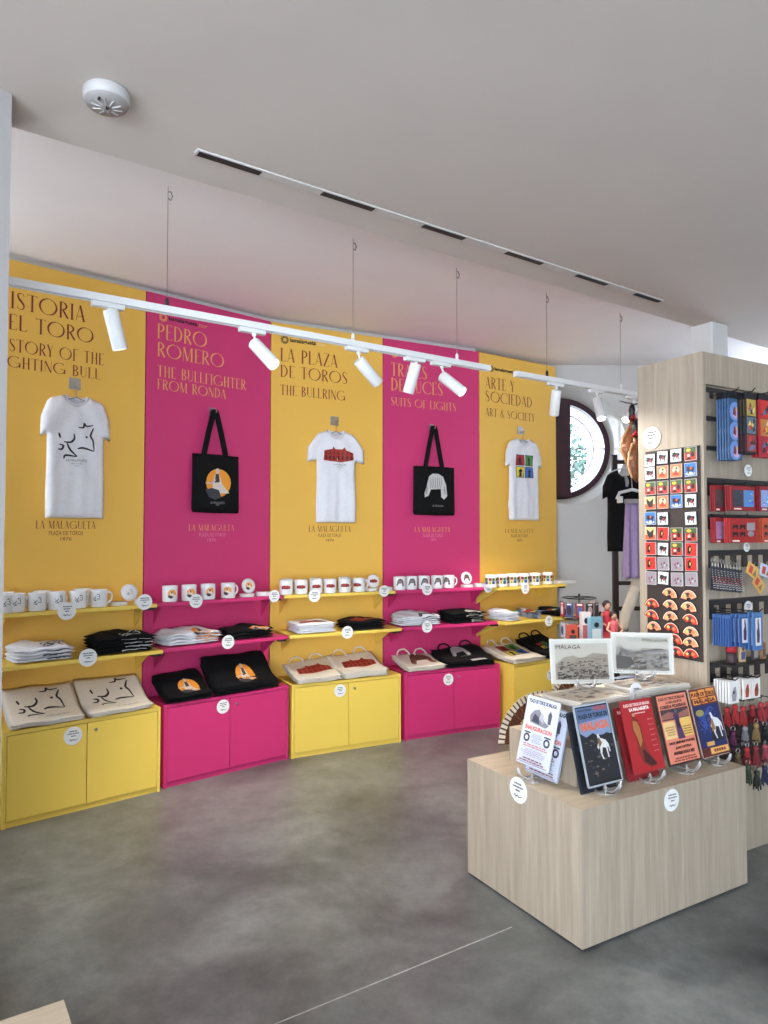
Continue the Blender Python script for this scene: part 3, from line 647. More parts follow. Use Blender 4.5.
for i, xl, xr, yt, yb, sl, sr in TEE:
    fr = BAY[i]; y = -.035
    xa, zt = fr.loc(xl, (yt + yb) / 2, y); xb, _ = fr.loc(xr, yb, y); xc = (xa + xb) / 2
    zb = fr.loc((xl + xr) / 2, yb, y)[1]; zt = fr.loc((xl + xr) / 2, yt, y)[1]; h = zt - zb; w = (xb - xa) / 2
    s = (fr.loc(sr, 470, y)[0] - fr.loc(sl, 470, y)[0]) / 2
    t = thing('t_shirt', 'white t-shirt with a %s print hung on the %s panel' % (MUGD[i], COLN[i]), 't-shirt', fr, (xc, y, zb), 0, 'hanging white t-shirts')
    if i == 0: t['label'] = 'white t-shirt with two bull heads drawn in black hung on the yellow panel'
    ph = i * 1.7
    def wr(x, z, h=h, ph=ph): 
        lo = max(0, 1 - z / h / .8)
        return .008 * sin(x * 36 + ph + 2 * z) * lo + .005 * sin(x * 85 + ph - 3 * z) * lo + .005 * sin((abs(x) * 1.2 + z * .8) * 34 + ph) * (1 - lo * .6)
    pf = Puff(tee_outline(w, h, s), .02, .02, .018, wr)
    mb = MB(); pf.mesh(mb); mb.build('shirt_body', WHTF, t)
    nk = [(w * .37 * cos(a), .995 * h - .075 * h * sin(a)) for a in [pi * k / 14 for k in range(15)]]
    bk = [(w * .37 * cos(a), .995 * h - .025 * h * sin(a)) for a in [pi * k / 14 for k in range(15)]]
    mb = MB().tube([(x, -.004, z) for x, z in nk], .0055).tube([(x, .006, z) for x, z in bk], .0055); mb.build('collar', mat('white_rib', (222, 221, 226), .9), t)
    MB().add([(x, .004, z) for x, z in nk] + [(x, .009, z) for x, z in bk], [(k, k + 1, k + 16, k + 15) for k in range(14)]).build('inner_back', mat('white_inner', (196, 194, 200), .9), t)
    a = Art()
    if i == 0:
        art_bull(a, 0.0, h * .625, .36, INK, .02); caption(a, .0, h * .455, .11, (90, 90, 92))
    elif i == 2:
        art_ring(a, 0.01, h * .72, .235); caption(a, .02, h * .615, .1)
    else:
        art_pop(a, -.006, h * .655, .2); caption(a, .02, h * .515, .07)
    a.build('print', t, pf.hang, .0008)
    hanger(fr, xc, zt - .012, y + .004, w * .72, 'clear hanger holding the %s t-shirt on the panel' % MUGD[i], clear('frosted_plastic', .35, rough=.3))
    t = thing('wall_hook', 'small clear square hook above the %s t-shirt' % MUGD[i], 'hook', fr, (xc, 0, zt + .068), 0, 'clear hooks on the panels')
    MB().box(-.032, .032, -.004, -.0005, -.03, .035).build('plate', clear('frosted_plastic', .35), t); MB().tube([(0, -.004, -.01), (0, -.03, -.016), (0, -.045, -.014), (0, -.046, .0)], .004).build('peg', STEEL, t)
BAGS = [(1, 191.5, 239, 455, 512.6, 214.5, 411, 204, 225), (3, 413, 454.6, 466.9, 515, 433.4, 427, 425.5, 441.5)]
for i, xl, xr, yt, yb, ax, ay, hl, hr in BAGS:
    fr = BAY[i]; y = -.03; ym = (yt + yb) / 2
    xa = fr.loc(xl, ym, y)[0]; xb = fr.loc(xr, ym, y)[0]; zt = fr.loc((xl + xr) / 2, yt, y)[1]; zb = fr.loc((xl + xr) / 2, yb, y)[1]; za = fr.loc(ax, ay, y)[1]
    xc = (xa + xb) / 2; w = (xb - xa) / 2; h = zt - zb
    t = thing('tote_bag', 'black tote bag with %s hanging on the magenta panel' % ['', 'an orange disc print', '', 'a pale embroidered jacket print'][i], 'tote bag', fr, (xc, y, zb), 0, 'hanging black tote bags')
    out = [(-w, .02), (-w * .96, 0), (0, -.004), (w * .97, -.002), (w * 1.0, .02), (w * .985, h * .5), (w * .97, h), (0, h + .004), (-w * .98, h), (-w * .985, h * .5)]
    pf = Puff(out, .022, .07, .024, lambda x, z: .003 * sin(x * 30 + z * 20))
    mb = MB(); pf.mesh(mb); mb.build('bag_body', BLKF, t)
    x1 = fr.loc(hl, yt, y)[0] - xc; x2 = fr.loc(hr, yt, y)[0] - xc; xp = fr.loc(ax, ay, y)[0] - xc; zp = za - zb
    def strap(pts, ww):
        mb = MB(); V = []
        for k, (x, yy, z) in enumerate(pts):
            a_, b_ = pts[max(0, k - 1)], pts[min(len(pts) - 1, k + 1)]; dx, dz = b_[0] - a_[0], b_[2] - a_[2]; l = sqrt(dx * dx + dz * dz) or 1
            V += [(x - dz / l * ww, yy, z + dx / l * ww), (x + dz / l * ww, yy, z - dx / l * ww), (x + dz / l * ww, yy + .003, z - dx / l * ww), (x - dz / l * ww, yy + .003, z + dx / l * ww)]
        n = len(pts); mb.add(V, [(4 * k + j, 4 * k + (j + 1) % 4, 4 * k + 4 + (j + 1) % 4, 4 * k + 4 + j) for k in range(n - 1) for j in range(4)] + [(3, 2, 1, 0), (4 * n - 4, 4 * n - 3, 4 * n - 2, 4 * n - 1)]); return mb
    for yy in (-.014, .004):
        strap([(x1, yy, h - .03), (x1, yy, h + .01), (x1 * .6 + xp * .4, yy, h + (zp - h) * .5), (xp - .012, yy, zp - .03), (xp - .004, yy, zp), (xp + .008, yy, zp - .002), (xp + .018, yy, zp - .03), (x2 * .6 + xp * .4, yy, h + (zp - h) * .5), (x2, yy, h + .01), (x2, yy, h - .03)], .0145).build('handle', BLKF, t)
    a = Art()
    if i == 1: art_cape(a, .0, h * .5, .21); a.txt('LA MALAGUETA', -.05, h * .15, .1, .014, (150, 148, 150), 0); a.txt('1876', -.012, h * .12, .024, .009, (150, 148, 150), 0)
    else: art_jacket(a, .0, h * .57, .22, (196, 192, 188), (96, 92, 92)); a.txt('LA MALAGUETA', -.03, h * .17, .1, .014, (150, 148, 150), 0)
    a.build('print', t, pf.hang, .0008)
    t = thing('wall_hook', 'small clear peg carrying the black bag with %s' % ['', 'the orange print', '', 'the jacket print'][i], 'hook', fr, (xc + xp, 0, za - .02), 0, 'clear hooks on the panels')
    MB().box(-.022, .022, -.004, -.0005, -.01, .045).build('plate', clear('frosted_plastic', .35), t); MB().tube([(0, -.004, .008), (0, -.03, .004), (0, -.055, .008), (0, -.057, .022)], .004).build('peg', STEEL, t)

# ------------------------------------------------------------------ folded shirts on the middle shelves
def rrect(w, d, r, jit=.004, n=5):
    o = []
    for cx, cy, a0 in ((w / 2 - r, d / 2 - r, 0), (-w / 2 + r, d / 2 - r, 90), (-w / 2 + r, -d / 2 + r, 180), (w / 2 - r, -d / 2 + r, 270)):
        o += [(cx + r * cos(radians(a0 + 90 * k / n)) + R.uniform(-jit, jit), cy + r * sin(radians(a0 + 90 * k / n)) + R.uniform(-jit, jit)) for k in range(n + 1)]
    return o
# bay, middle px, px half spans, layers, layer thickness, colour, disorder
STK = [(0, 3, 76, 657, 4, .017, 'white', 1.2), (0, 84, 154, 644, 5, .018, 'black', .8), (1, 153, 222, 641, 4, .016, 'white', 1.5), (1, 217, 275, 636, 3, .018, 'black', 1.),
       (2, 287, 337, 632, 5, .0125, 'white', .4), (2, 338, 386, 628, 4, .014, 'black', .9), (3, 391, 441, 625, 5, .0135, 'white', 1.4), (3, 438, 487, 622, 6, .0125, 'black', .6),
       (4, 490, 520, 618, 6, .011, 'white', .8), (4, 520, 541, 617, 5, .0115, 'patterned', .7), (4, 541, 570, 615, 4, .012, 'black', 1.2)]
PAT = mat('patterned_cotton', (232, 228, 210), .85, 0, 24, 0, 0, .3, (1, 1, 1), (52, 74, 130))
for i, pl_, pr_, py, n, T, colr, dis in STK:
    fr = CF[i]; yc = .137; xa = fr.loc(pl_, py, .2)[0]; xb = fr.loc(pr_, py, .05)[0]; w = min(xb - xa, .4); xc = (xa + xb) / 2
    if i == 0 and colr == 'white': xc = max(xc, xa + w / 2)
    m = {'white': WHTF, 'black': BLKF, 'patterned': PAT}[colr]; z = S2 + .001; d = .25 if CABD[i] > .28 else .228
    ph = R.uniform(0, 6)
    for k in range(n):
        top = k == n - 1
        wr = lambda x, y, ph=ph, T=T, dis=dis: T * .42 * dis * (sin(x * 26 + ph) * cos(y * 21 + ph * 2) + .5 * sin(x * 61 + y * 40 + ph))
        ram = (lambda x, y, dis=dis, w=w, d=d, wr=wr, k=k, n=n: (k + 1) / n * wr(x, y) + dis * (k + .3) / n * .02 * (1 - (2 * x / w) ** 2) * (.55 + y / d)) 
        pf = Puff(rrect(w * R.uniform(.9, 1), d * R.uniform(.95, 1), .03, .005 * dis), T * .47, .02, .024, None, .75, ram)
        lab = '%s folded t-shirt, %s in its pile on the %s middle shelf' % (colr, 'topmost' if top else '%s up' % ORD[k], PN[i])
        mb = MB(); pf.mesh(mb, 'lay'); o = mb.build('folded_t_shirt', m)
        put(o, fr, (xc + R.uniform(-.004, .004) * dis, yc + R.uniform(-.004, .004), z + T * .5 + .002), radians(R.uniform(-1, 1) * dis)); tag(o, lab, 'folded t-shirt', 'folded shirts on the middle shelves')
        z += T
        a = Art()
        if top:
            wc = (225, 225, 225) if colr == 'black' else INK
            if i == 0: art_bull(a, .05, -.03, .2, wc, .03)
            elif i == 1: art_cape(a, .06, -.06, .15)
            elif i == 2: art_ring(a, .0, -.02, .2)
            elif i == 3: art_jacket(a, .05, -.06, .13, (200, 196, 190) if colr == 'black' else (70, 66, 68), (110, 106, 106))
            elif colr == 'white': art_pop(a, .05, -.06, .1)
            elif colr == 'patterned': art_pop(a, 0, -.06, .14)
            else: art_pop(a, -.06, -.04, .08)
        elif colr == 'black' and i in (0, 3) or colr == 'white' and i in (0, 1, 3):
            c = {0: (220, 220, 220) if colr == 'black' else INK, 1: ORG, 3: (196, 192, 186) if colr == 'black' else (70, 66, 68)}[i]
            for q in range(3):
                x = w * R.uniform(-.1, .32); a.curve([(x, -d / 2 + .006), (x + .03, -d / 2 + .012), (x + .07, -d / 2 + .007)], .009, c)
        if a.q: a.build('print', o, pf.lay, .0008)

# ------------------------------------------------------------------ tote bags piled on the cabinet tops
TOTE = [(0, 8.6, 86, 722, 'cream', 3, .11), (0, 87, 153.6, 710, 'cream', 3, .13), (1, 165, 215, 703, 'black', 4, .10), (1, 214, 281, 690, 'black', 5, .15),
        (2, 296, 343, 684, 'cream', 4, .055), (2, 341, 389, 680, 'cream', 5, .075), (3, 407, 447, 672, 'cream', 4, .05), (3, 446, 497, 667, 'black', 5, .06),
        (4, 513, 546, 664, 'cream', 4, .06), (4, 547, 575, 662, 'black', 5, .07)]
for i, pl_, pr_, py, colr, n, rise in TOTE:
    fr = CF[i]; xa = fr.loc(pl_, py, .0)[0]; xb = fr.loc(pr_, py, .0)[0]; w = xb - xa; xc = (xa + xb) / 2; d = CABD[i] - .004
    if i == 3: d -= .01
    m = CRM if colr == 'cream' else BLKF; z = CABH + .001; T = .0085; bend = R.uniform(-1, 1); ph = R.uniform(0, 6)
    for k in range(n):
        top = k == n - 1
        def ram(x, y, d=d, rise=rise, w=w, ph=ph):
            u = (y + d / 2) / d; v = max(0, (u - .3) / .7)
            return rise * v * v * (3 - 2 * v) * .62 + rise * .5 * u + .012 * sin(x * 11 + bend * 2) * u + .02 * u * (2 * x / w) ** 2 * bend + .0022 * sin(x * 33 + y * 15 + ph) + .0016 * sin(y * 50 - x * 12 + ph)
        ww = w * ((.985 if top else R.uniform(.93, .975)) - (.03 if colr == 'black' else 0))
        out = rrect(ww, d, .008 if colr == 'cream' else .03, .0035 if colr == 'cream' else .007, 3 if colr == 'cream' else 5)
        pf = Puff(out, T * .36, .006, .024, None, .7, ram)
        lab = '%s tote bag, %s in the %s pile on the %s cabinet' % (colr, 'topmost' if top else '%s up' % ORD[k], 'bull drawing' if i == 0 else 'black' if colr == 'black' else 'cream', PN[i])
        if i < 2 or i == 2: lab = '%s tote bag, %s in the %s pile on the %s cabinet' % (colr, 'topmost' if top else '%s up' % ORD[k], 'lower' if rise in (.11, .10, .055) else 'higher', PN[i])
        mb = MB(); pf.mesh(mb, 'lay'); o = mb.build('tote_bag', m)
        put(o, fr, (xc, d / 2 - .012, z + T * .5 + .0035 + rise * .0), 0); tag(o, lab, 'tote bag', 'tote bags piled on the cabinets')
        z += T
        if top:
            a = Art()
            if i == 0: art_bull(a, .0, .015, .42, INK, .017, .72); a.txt('LA MALAGUETA', -.01, -d / 2 + .035, .12, .012, (120, 116, 112), 0)
            elif i == 1: art_cape(a, .03, -.02, .15)
            elif i == 2: art_ring(a, .02, .0, .25); a.txt('LA MALAGUETA', -.03, -.085, .12, .012, (150, 140, 130), 0)
            elif i == 3 and colr == 'cream': art_jacket(a, .03, .02, .22, (130, 84, 60), (70, 40, 34))
            elif i == 3: art_jacket(a, .0, .05, .16, (186, 184, 182), (70, 70, 72)); a.rect(.0, -d / 2 + .004, .13, -d / 2 + .035, (170, 168, 166)); a.txt('LA MALAGUETA', -.03, -.03, .1, .012, (130, 128, 128), 0)
            elif colr == 'cream': art_pop(a, .02, .03, .2); a.txt('LA MALAGUETA', -.04, -.06, .12, .012, (150, 140, 130), 0)
            else: art_pop(a, .0, .0, .1)
            a.build('print', o, pf.lay, .0009)
        if i >= 2 and top:
            yb_ = d / 2 - .01
            for sgn in (-.24, .2):
                x = w * sgn; hz = pf.lay(x, yb_ - .02)[2]; hz2 = pf.lay(x + .07, yb_ - .02)[2]
                MB().tube([(x - .035, yb_ - .03, hz), (x - .03, yb_, hz + .012), (x - .01, yb_ + .004, hz + .036), (x + .03, yb_ - .0, hz + .042), (x + .06, yb_ - .004, hz2 + .02), (x + .065, yb_ - .03, hz2)], .006, n=6).build('handle', m, o)

# ------------------------------------------------------------------ track, suspension wires, spotlights
TZ = 2.43
ra, rb, rc, re = onz(8, 281.5, TZ), onz(488, 368.5, TZ), onz(516, 374, TZ), onz(676, 401.5, TZ)
ra = rb + (ra - rb) * 1.25
for a, b, lab in ((ra, rb, 'long white lighting track hanging before the poster panels'), (rc, re, 'shorter white lighting track running toward the round window')):
    fr = Fr(a, atan2(b.y - a.y, b.x - a.x)); L = (b - a).length
    t = thing('lighting_track', lab, 'lighting track', fr, (0, 0, TZ), 0, 'white lighting tracks')
    mb = MB().box(0, L, -.018, .018, .004, .016).box(0, L, -.018, -.012, -.015, .004).box(0, L, .012, .018, -.015, .004); mb.build('rail', WMET, t)
    MB().box(.002, L - .002, -.012, .012, -.001, .004).build('contact_channel', DARK, t); 
    for x in (0, L): MB().box(x - .006, x + .006, -.019, .019, -.016, .017).build('end_cap', WMET, t)
TR = Fr(rb, atan2(rb.y - ra.y, rb.x - ra.x)); TR2 = Fr(rc, atan2(re.y - rc.y, re.x - rc.x))
for k, (px, py, fr) in enumerate(((167, 303, TR), (353, 343, TR), (457, 363, TR), (547, 379, TR2), (621, 392, TR2))):
    x = fr.loc(px, py, 0)[0]
    t = thing('suspension_wire', 'thin steel wire with a gripper holding the track, %s along the row from the pier' % ORD[k], 'suspension wire', fr, (x, 0, TZ + .0165), 0, 'track suspension wires')
    MB().tube([(0, 0, 0), (0, 0, CEILZ - TZ - .0165)], .0018).build('wire', STEEL, t)
    MB().lathe([(0, 0), (.009, 0), (.009, .028), (.004, .04), (0, .04)], 12).build('gripper', BLKM if k in (0, 3) else WMET, t)
    MB().tube([(0, 0, CEILZ - TZ - .04), (.012, -.0, CEILZ - TZ - .036), (.02, 0, CEILZ - TZ - .055), (.012, 0, CEILZ - TZ - .075), (0, 0, CEILZ - TZ - .068)], .0022).build('hook', BLKM, t)
# body axis in the picture (back end, lamp end) and how far the lamp end comes toward or away from the viewer
SPT = [((110.4, 310), (120, 349), .03, TR), ((254, 343), (276, 367), -.06, TR), ((358.4, 360), (377.5, 383), .07, TR), ((416, 363.6), (408, 393), .03, TR), ((442, 376), (463.7, 393), -.07, TR),
       ((556.6, 390), (554, 414), .06, TR2), ((597, 399), (601.7, 419), -.08, TR2), ((634, 406), (625, 421), -.09, TR2)]
WB = emit('lamp_glow', (255, 250, 240), 14)
for k, (pa, pb, away, fr) in enumerate(SPT):
    d = ray(*pa); q = Vector((d.x, d.y)); kk = fr.o.dot(fr.y) / q.dot(fr.y); A = Vector((d.x * kk, d.y * kk, CAMZ + d.z * kk))
    d2 = ray(*pb); kb = kk + away; Bp = Vector((d2.x * kb, d2.y * kb, CAMZ + d2.z * kb)); ax = (Bp - A).normalized(); Lb = .165
    P0 = fr.w((Vector((A.x, A.y)) - fr.o).dot(fr.x), 0, TZ - .016)
    t = thing('track_spotlight', 'white cylindrical spotlight on the track, %s from the pier' % ORD[k], 'spotlight', Fr((0, 0), fr.a), (0, 0, 0), 0, 'white track spotlights')
    t.location = P0
    I = Matrix.Rotation(-fr.a, 3, 'Z')
    loc = lambda w: tuple(I @ (Vector(w) - P0))
    MB().box(-.075, .055, -.016, .016, -.02, .0).build('adapter', WMET, t, .003)
    pv = A + ax * .03; lp = loc(pv)
    MB().tube([(0, 0, -.018), (0, 0, -.03)], .011).tube([(0, 0, -.03), (lp[0] * .5, lp[1] * .5, (lp[2] - .03) * .5), lp], .006).build('stem', WMET, t)
    def cyl(prof, n=28):                                # lathe along the body axis
        z = ax; x = z.orthogonal().normalized(); y = z.cross(x); mb = MB(); kx = len(prof)
        V = [loc(A + z * h + (x * cos(2 * pi * j / n) + y * sin(2 * pi * j / n)) * r) for j in range(n) for r, h in prof]
        return mb.add(V, [(j * kx + m_, j * kx + m_ + 1, (j + 1) % n * kx + m_ + 1, (j + 1) % n * kx + m_) for j in range(n) for m_ in range(kx - 1)], 0, True)
    r = .031
    cyl([(0, 0), (r - .002, 0), (r, .003), (r, Lb - .002), (r - .002, Lb), (r - .004, Lb - .002), (r - .006, Lb - .03), (0, Lb - .03)][::-1]).build('lamp_body', WMET, t)
    cyl([(0, Lb - .012), (r - .005, Lb - .012)]).build('lens', WB, t)
    sp = bpy.data.lights.new('spot_beam', 'SPOT'); sp.energy = SPOT_W; sp.spot_size = radians(62); sp.spot_blend = .6; sp.color = (1, .95, .86); sp.shadow_soft_size = .02
    so = bpy.data.objects.new('spot_beam', sp); COL.objects.link(so); so.parent = t
    so.location = loc(A + ax * (Lb + .004)); so.rotation_euler = (I @ ax).to_track_quat('-Z', 'Y').to_euler()

# ------------------------------------------------------------------ the pale timber plinth and the risers on it
PF = Fr(onz(582.5, 952.6, 0), radians(30.1)); PLW, PLD, PLH = .946, .66, .487
SIDE = Fr(PF.o, PF.a - pi / 2)                          # the plinth's other visible side, back edge to front corner
t = thing('display_plinth', 'large pale timber plinth on the concrete carrying posters and risers', 'plinth', PF, (0, 0, 0), 0, 'pale timber plinths')
MB().box(0, PLW, 0, PLD, .008, PLH, 0, 1).build('carcass', [WOODV, WOODH], t, .0015); MB().box(.012, PLW - .012, .012, PLD - .012, 0, .008).build('toe_kick', DARK, t)
c0 = onz(63.8, 999.6, PLH)
t = thing('display_plinth', 'pale timber plinth with only one corner showing at the photo edge', 'plinth', Fr(c0, radians(33.5)), (0, 0, 0), 0, 'pale timber plinths')
MB().box(-PLW, 0, -PLD, 0, .008, PLH, 0, 1).build('carcass', [WOODV, WOODH], t, .0015); MB().box(-PLW + .012, -.012, -PLD + .012, -.012, 0, .008).build('toe_kick', DARK, t)
T1, T2 = .627, .767
t = thing('display_riser', 'wide lower timber riser on the plinth behind the posters', 'riser', PF, (0, 0, PLH), 0, 'timber risers'); MB().box(.15, .94, .17, .56, 0, T1 - PLH, 0, 1).build('carcass', [WOODV, WOODH], t, .0012)
t = thing('display_riser', 'upper timber riser carrying the bagged print piles', 'riser', PF, (0, 0, T1), 0, 'timber risers'); MB().box(.235, .94, .25, .5, .0005, T2 - T1, 0, 1).build('carcass', [WOODV, WOODH], t, .0012)
def easel(fr, p, rz, label, h=.07):
    t = thing('display_easel', label, 'easel', fr, p, rz, 'clear plate easels')
    mb = MB()
    for s in (-1, 1):
        mb.tube([(s * .018, .05, .004), (s * .03, -.0, .006), (s * .036, -.035, .012), (s * .04, -.045, .03), (s * .042, -.042, .045)], .0045, n=8)
    mb.build('front_arm', ACR, t)
    MB().tube([(-.042, -.042, .045), (-.03, -.04, .022), (0, -.038, .012), (.03, -.04, .022), (.042, -.042, .045)], .0045, n=8).build('cradle', ACR, t)
    MB().tube([(-.018, .05, .004), (0, .056, .004), (.018, .05, .004)], .0045).tube([(0, .055, .004), (0, .045, h), (0, .05, h + .03)], .0045).build('back_support', ACR, t)
    MB().tube([(.035 * cos(a), -.005 + .035 * sin(a), .0035) for a in [2 * pi * k / 16 for k in range(17)]], .003).build('foot_ring', ACR, t)
    return t
def plate_art(kind, w, h):
    a = Art(); X = lambda u: (u - .5) * w; Z = lambda v: v * h
    def T(s, u0, u1, v, hh, c, b=.03): a.txt(s, X(u0), Z(v), (u1 - u0) * w, hh * h, c, b)
    def P(pts, c): a.poly([(X(u), Z(v)) for u, v in pts], c)
    def horse(u, v, k, c):
        P([(u + x * k, v + y * k * .62) for x, y in ((-.5, .25), (-.3, .62), (-.36, .95), (-.24, 1.0), (-.12, .72), (.25, .6), (.45, .35), (.5, -.1), (.42, -.1), (.36, .25), (.3, .1), (.34, -.4), (.24, -.4), (.18, .15), (-.08, .2), (-.2, -.15), (-.1, -.45), (-.2, -.45), (-.32, -.1), (-.28, .3), (-.42, .12))], c)
    if kind == 'white':
        a.rect(X(.01), Z(.005), X(.99), Z(.995), (200, 204, 217)); T('PLAZA DE TOROS DE MALAGA', .07, .93, .91, .06, (40, 44, 74), .05)
        P([(.2, .62), (.16, .72), (.26, .8), (.42, .84), (.55, .76), (.64, .68), (.8, .64), (.7, .59)], (126, 124, 134)); P([(.24, .64), (.3, .76), (.44, .72), (.5, .62)], (60, 60, 74)); P([(.46, .7), (.5, .8), (.58, .78), (.62, .64)], (170, 168, 178))
        P([(.74, .66), (.72, .8), (.78, .86), (.84, .8), (.83, .66)], (80, 80, 96)); T('INAUGURACION', .08, .92, .505, .07, (204, 92, 66), .05)
        for u in (.18, .82):
            a.ell(X(u), Z(.385), w * .1, h * .065, (56, 58, 70)); a.ell(X(u), Z(.385), w * .05, h * .035, (206, 206, 212)); a.rect(X(u - .1), Z(.455), X(u + .1), Z(.475), (24, 24, 32))
        a.rect(X(.3), Z(.33), X(.7), Z(.47), (200, 203, 214)); squiggles(a, X(.31), Z(.33), w * .38, h * .14, 6, (150, 152, 170)); squiggles(a, X(.1), Z(.25), w * .8, h * .06, 2, (190, 120, 110)); squiggles(a, X(.1), Z(.13), w * .8, h * .1, 4, (170, 160, 176))
        a.rect(X(.03), Z(.02), X(.97), Z(.028), (120, 90, 100)); squiggles(a, X(.06), Z(.035), w * .88, h * .07, 2, (120, 74, 84))
    elif kind in ('black', 'dark'):
        a.rect(X(.0), Z(.0), X(1), Z(1), (178, 182, 188)); a.rect(X(.025), Z(.012), X(.975), Z(.988), (18, 19, 24))
        a.rect(X(.04), Z(.78), X(.96), Z(.97), (86, 104, 138))
        if kind == 'dark': a = Art(); a.rect(-w / 2, 0, w / 2, h, (34, 38, 52)); a.rect(X(.03), Z(.02), X(.97), Z(.98), (20, 22, 30)); squiggles(a, X(.1), Z(.2), w * .8, h * .7, 5, (44, 50, 66)); return a
        a.rect(X(.55), Z(.915), X(.93), Z(.965), (150, 84, 92)); T('GRAN CORRIDA', .08, .5, .92, .03, (22, 26, 40)); T('PLAZA DE TOROS DE', .08, .93, .83, .06, (14, 16, 26), .05)
        P([(.04, .78), (.96, .82), (.96, .6), (.04, .6)], (126, 140, 170)); T('MALAGA', .1, .93, .675, .11, (206, 106, 76), .06)
        P([(.04, .66), (.2, .6), (.4, .64), (.6, .58), (.8, .62), (.96, .58), (.96, .05), (.04, .05)], (30, 30, 36))
        for k in range(26):
            u, v = R.uniform(.08, .9), R.uniform(.1, .58); a.ell(X(u), Z(v), w * R.uniform(.02, .06), h * R.uniform(.008, .02), R.choice([(66, 68, 76), (94, 90, 82), (48, 52, 66), (112, 96, 74)]), 8)
        horse(.62, .4, .36, (214, 212, 208)); P([(.5, .44), (.48, .54), (.54, .58), (.6, .5)], (120, 92, 64))
    elif kind in ('red', 'crimson'):
        a.rect(X(0), Z(0), X(1), Z(1), (168, 30, 36) if kind == 'red' else (128, 24, 30)); T('PLAZA DE TOROS DE MALAGA', .08, .95, .92, .045, (236, 200, 190), .05); T('LA MALAGUETA', .24, .9, .85, .05, (244, 228, 220), .06); squiggles(a, X(.3), Z(.8), w * .5, h * .03, 1, (230, 190, 180))
        P([(.3, .74), (.26, .8), (.31, .86), (.38, .82), (.36, .75)], (60, 22, 20)); P([(.24, .74), (.2, .6), (.28, .44), (.26, .3), (.36, .12), (.6, .04), (.8, .06), (.7, .16), (.56, .28), (.5, .44), (.5, .6), (.44, .72), (.36, .77)], (122, 44, 30))
        P([(.27, .72), (.24, .6), (.32, .46), (.36, .34), (.46, .42), (.46, .6), (.4, .7)], (170, 104, 56)); P([(.4, .3), (.46, .3), (.78, .08), (.58, .06), (.4, .14)], (66, 22, 24)); a.ell(X(.33), Z(.8), w * .05, h * .03, (196, 130, 96))
        for k in range(7): a.txt('DE LOS', X(.76), Z(.7 - k * .075), w * .16, h * .014, (230, 176, 168), 0)
    elif kind == 'salmon':
        a.rect(X(0), Z(0), X(1), Z(1), (52, 30, 30)); a.rect(X(.03), Z(.015), X(.97), Z(.985), (222, 132, 106)); T('PLAZA DE TOROS DE MALAGA', .08, .92, .91, .045, (50, 26, 26), .05); T('LA MALAGUETA', .28, .8, .855, .04, (50, 26, 26), .05); T('CORRIDA PICASSIANA', .08, .92, .79, .05, (40, 20, 24), .06)
        a.rect(X(.06), Z(.62), X(.94), Z(.78), (74, 52, 56)); P([(.06, .7), (.3, .74), (.6, .7), (.94, .75), (.94, .64), (.06, .64)], (150, 96, 84)); a.rect(X(.06), Z(.36), X(.42), Z(.6), (232, 196, 132)); a.rect(X(.6), Z(.36), X(.94), Z(.63), (228, 184, 96))
        squiggles(a, X(.62), Z(.38), w * .3, h * .14, 4, (150, 100, 60)); squiggles(a, X(.08), Z(.4), w * .3, h * .14, 4, (180, 130, 90))
        P([(.42, .34), (.44, .6), (.4, .68), (.5, .74), (.58, .68), (.56, .58), (.64, .34)], (84, 50, 92)); P([(.46, .5), (.5, .72), (.56, .5)], (38, 30, 44)); a.ell(X(.5), Z(.74), w * .045, h * .028, (70, 90, 110))
        for k, s in enumerate(('SAUL JIMENEZ FORTES', 'JUAN ORTEGA', 'ANDRES ROCA REY')): T(s, (.1, .26, .16)[k], (.9, .76, .84)[k], .27 - k * .07, .045, (60, 20, 28), .05)
        squiggles(a, X(.1), Z(.03), w * .8, h * .07, 2, (140, 70, 60))
    else:
        a.rect(X(0), Z(0), X(1), Z(1), (92, 34, 28)); 
        for u0, u1, v0, v1 in ((.04, .3, .86, .97), (.34, .6, .87, .98), (.64, .95, .88, .985), (.08, .34, .765, .85), (.38, .62, .77, .855), (.66, .95, .775, .86)): a.rect(X(u0), Z(v0), X(u1), Z(v1), (226, 144, 72))
        T('PLAZA DE TOROS', .06, .94, .885, .06, (92, 34, 28), .06); T('MALAGA', .12, .92, .78, .06, (92, 34, 28), .06)
        a.rect(X(.03), Z(.13), X(.97), Z(.75), (30, 40, 92))
        for k in range(18): a.curve([(X(R.uniform(.06, .5)), Z(R.uniform(.3, .72))), (X(R.uniform(.2, .6)), Z(R.uniform(.3, .7))), (X(R.uniform(.3, .9)), Z(R.uniform(.5, .72)))], w * .03, R.choice([(56, 84, 160), (20, 24, 52), (70, 70, 120)]))
        P([(.45, .2), (.9, .2), (.94, .5), (.7, .56), (.5, .44)], (28, 26, 40)); a.ell(X(.22), Z(.64), w * .15, h * .05, (150, 140, 76)); horse(.72, .36, .44, (220, 218, 220)); P([(.52, .34), (.54, .5), (.62, .54), (.66, .38)], (150, 104, 66))
        a.rect(X(.22), Z(.15), X(.5), Z(.21), (214, 160, 90)); a.rect(X(.3), Z(.03), X(.97), Z(.12), (228, 170, 96)); squiggles(a, X(.34), Z(.04), w * .6, h * .07, 1, (120, 50, 40), .6)
    return a
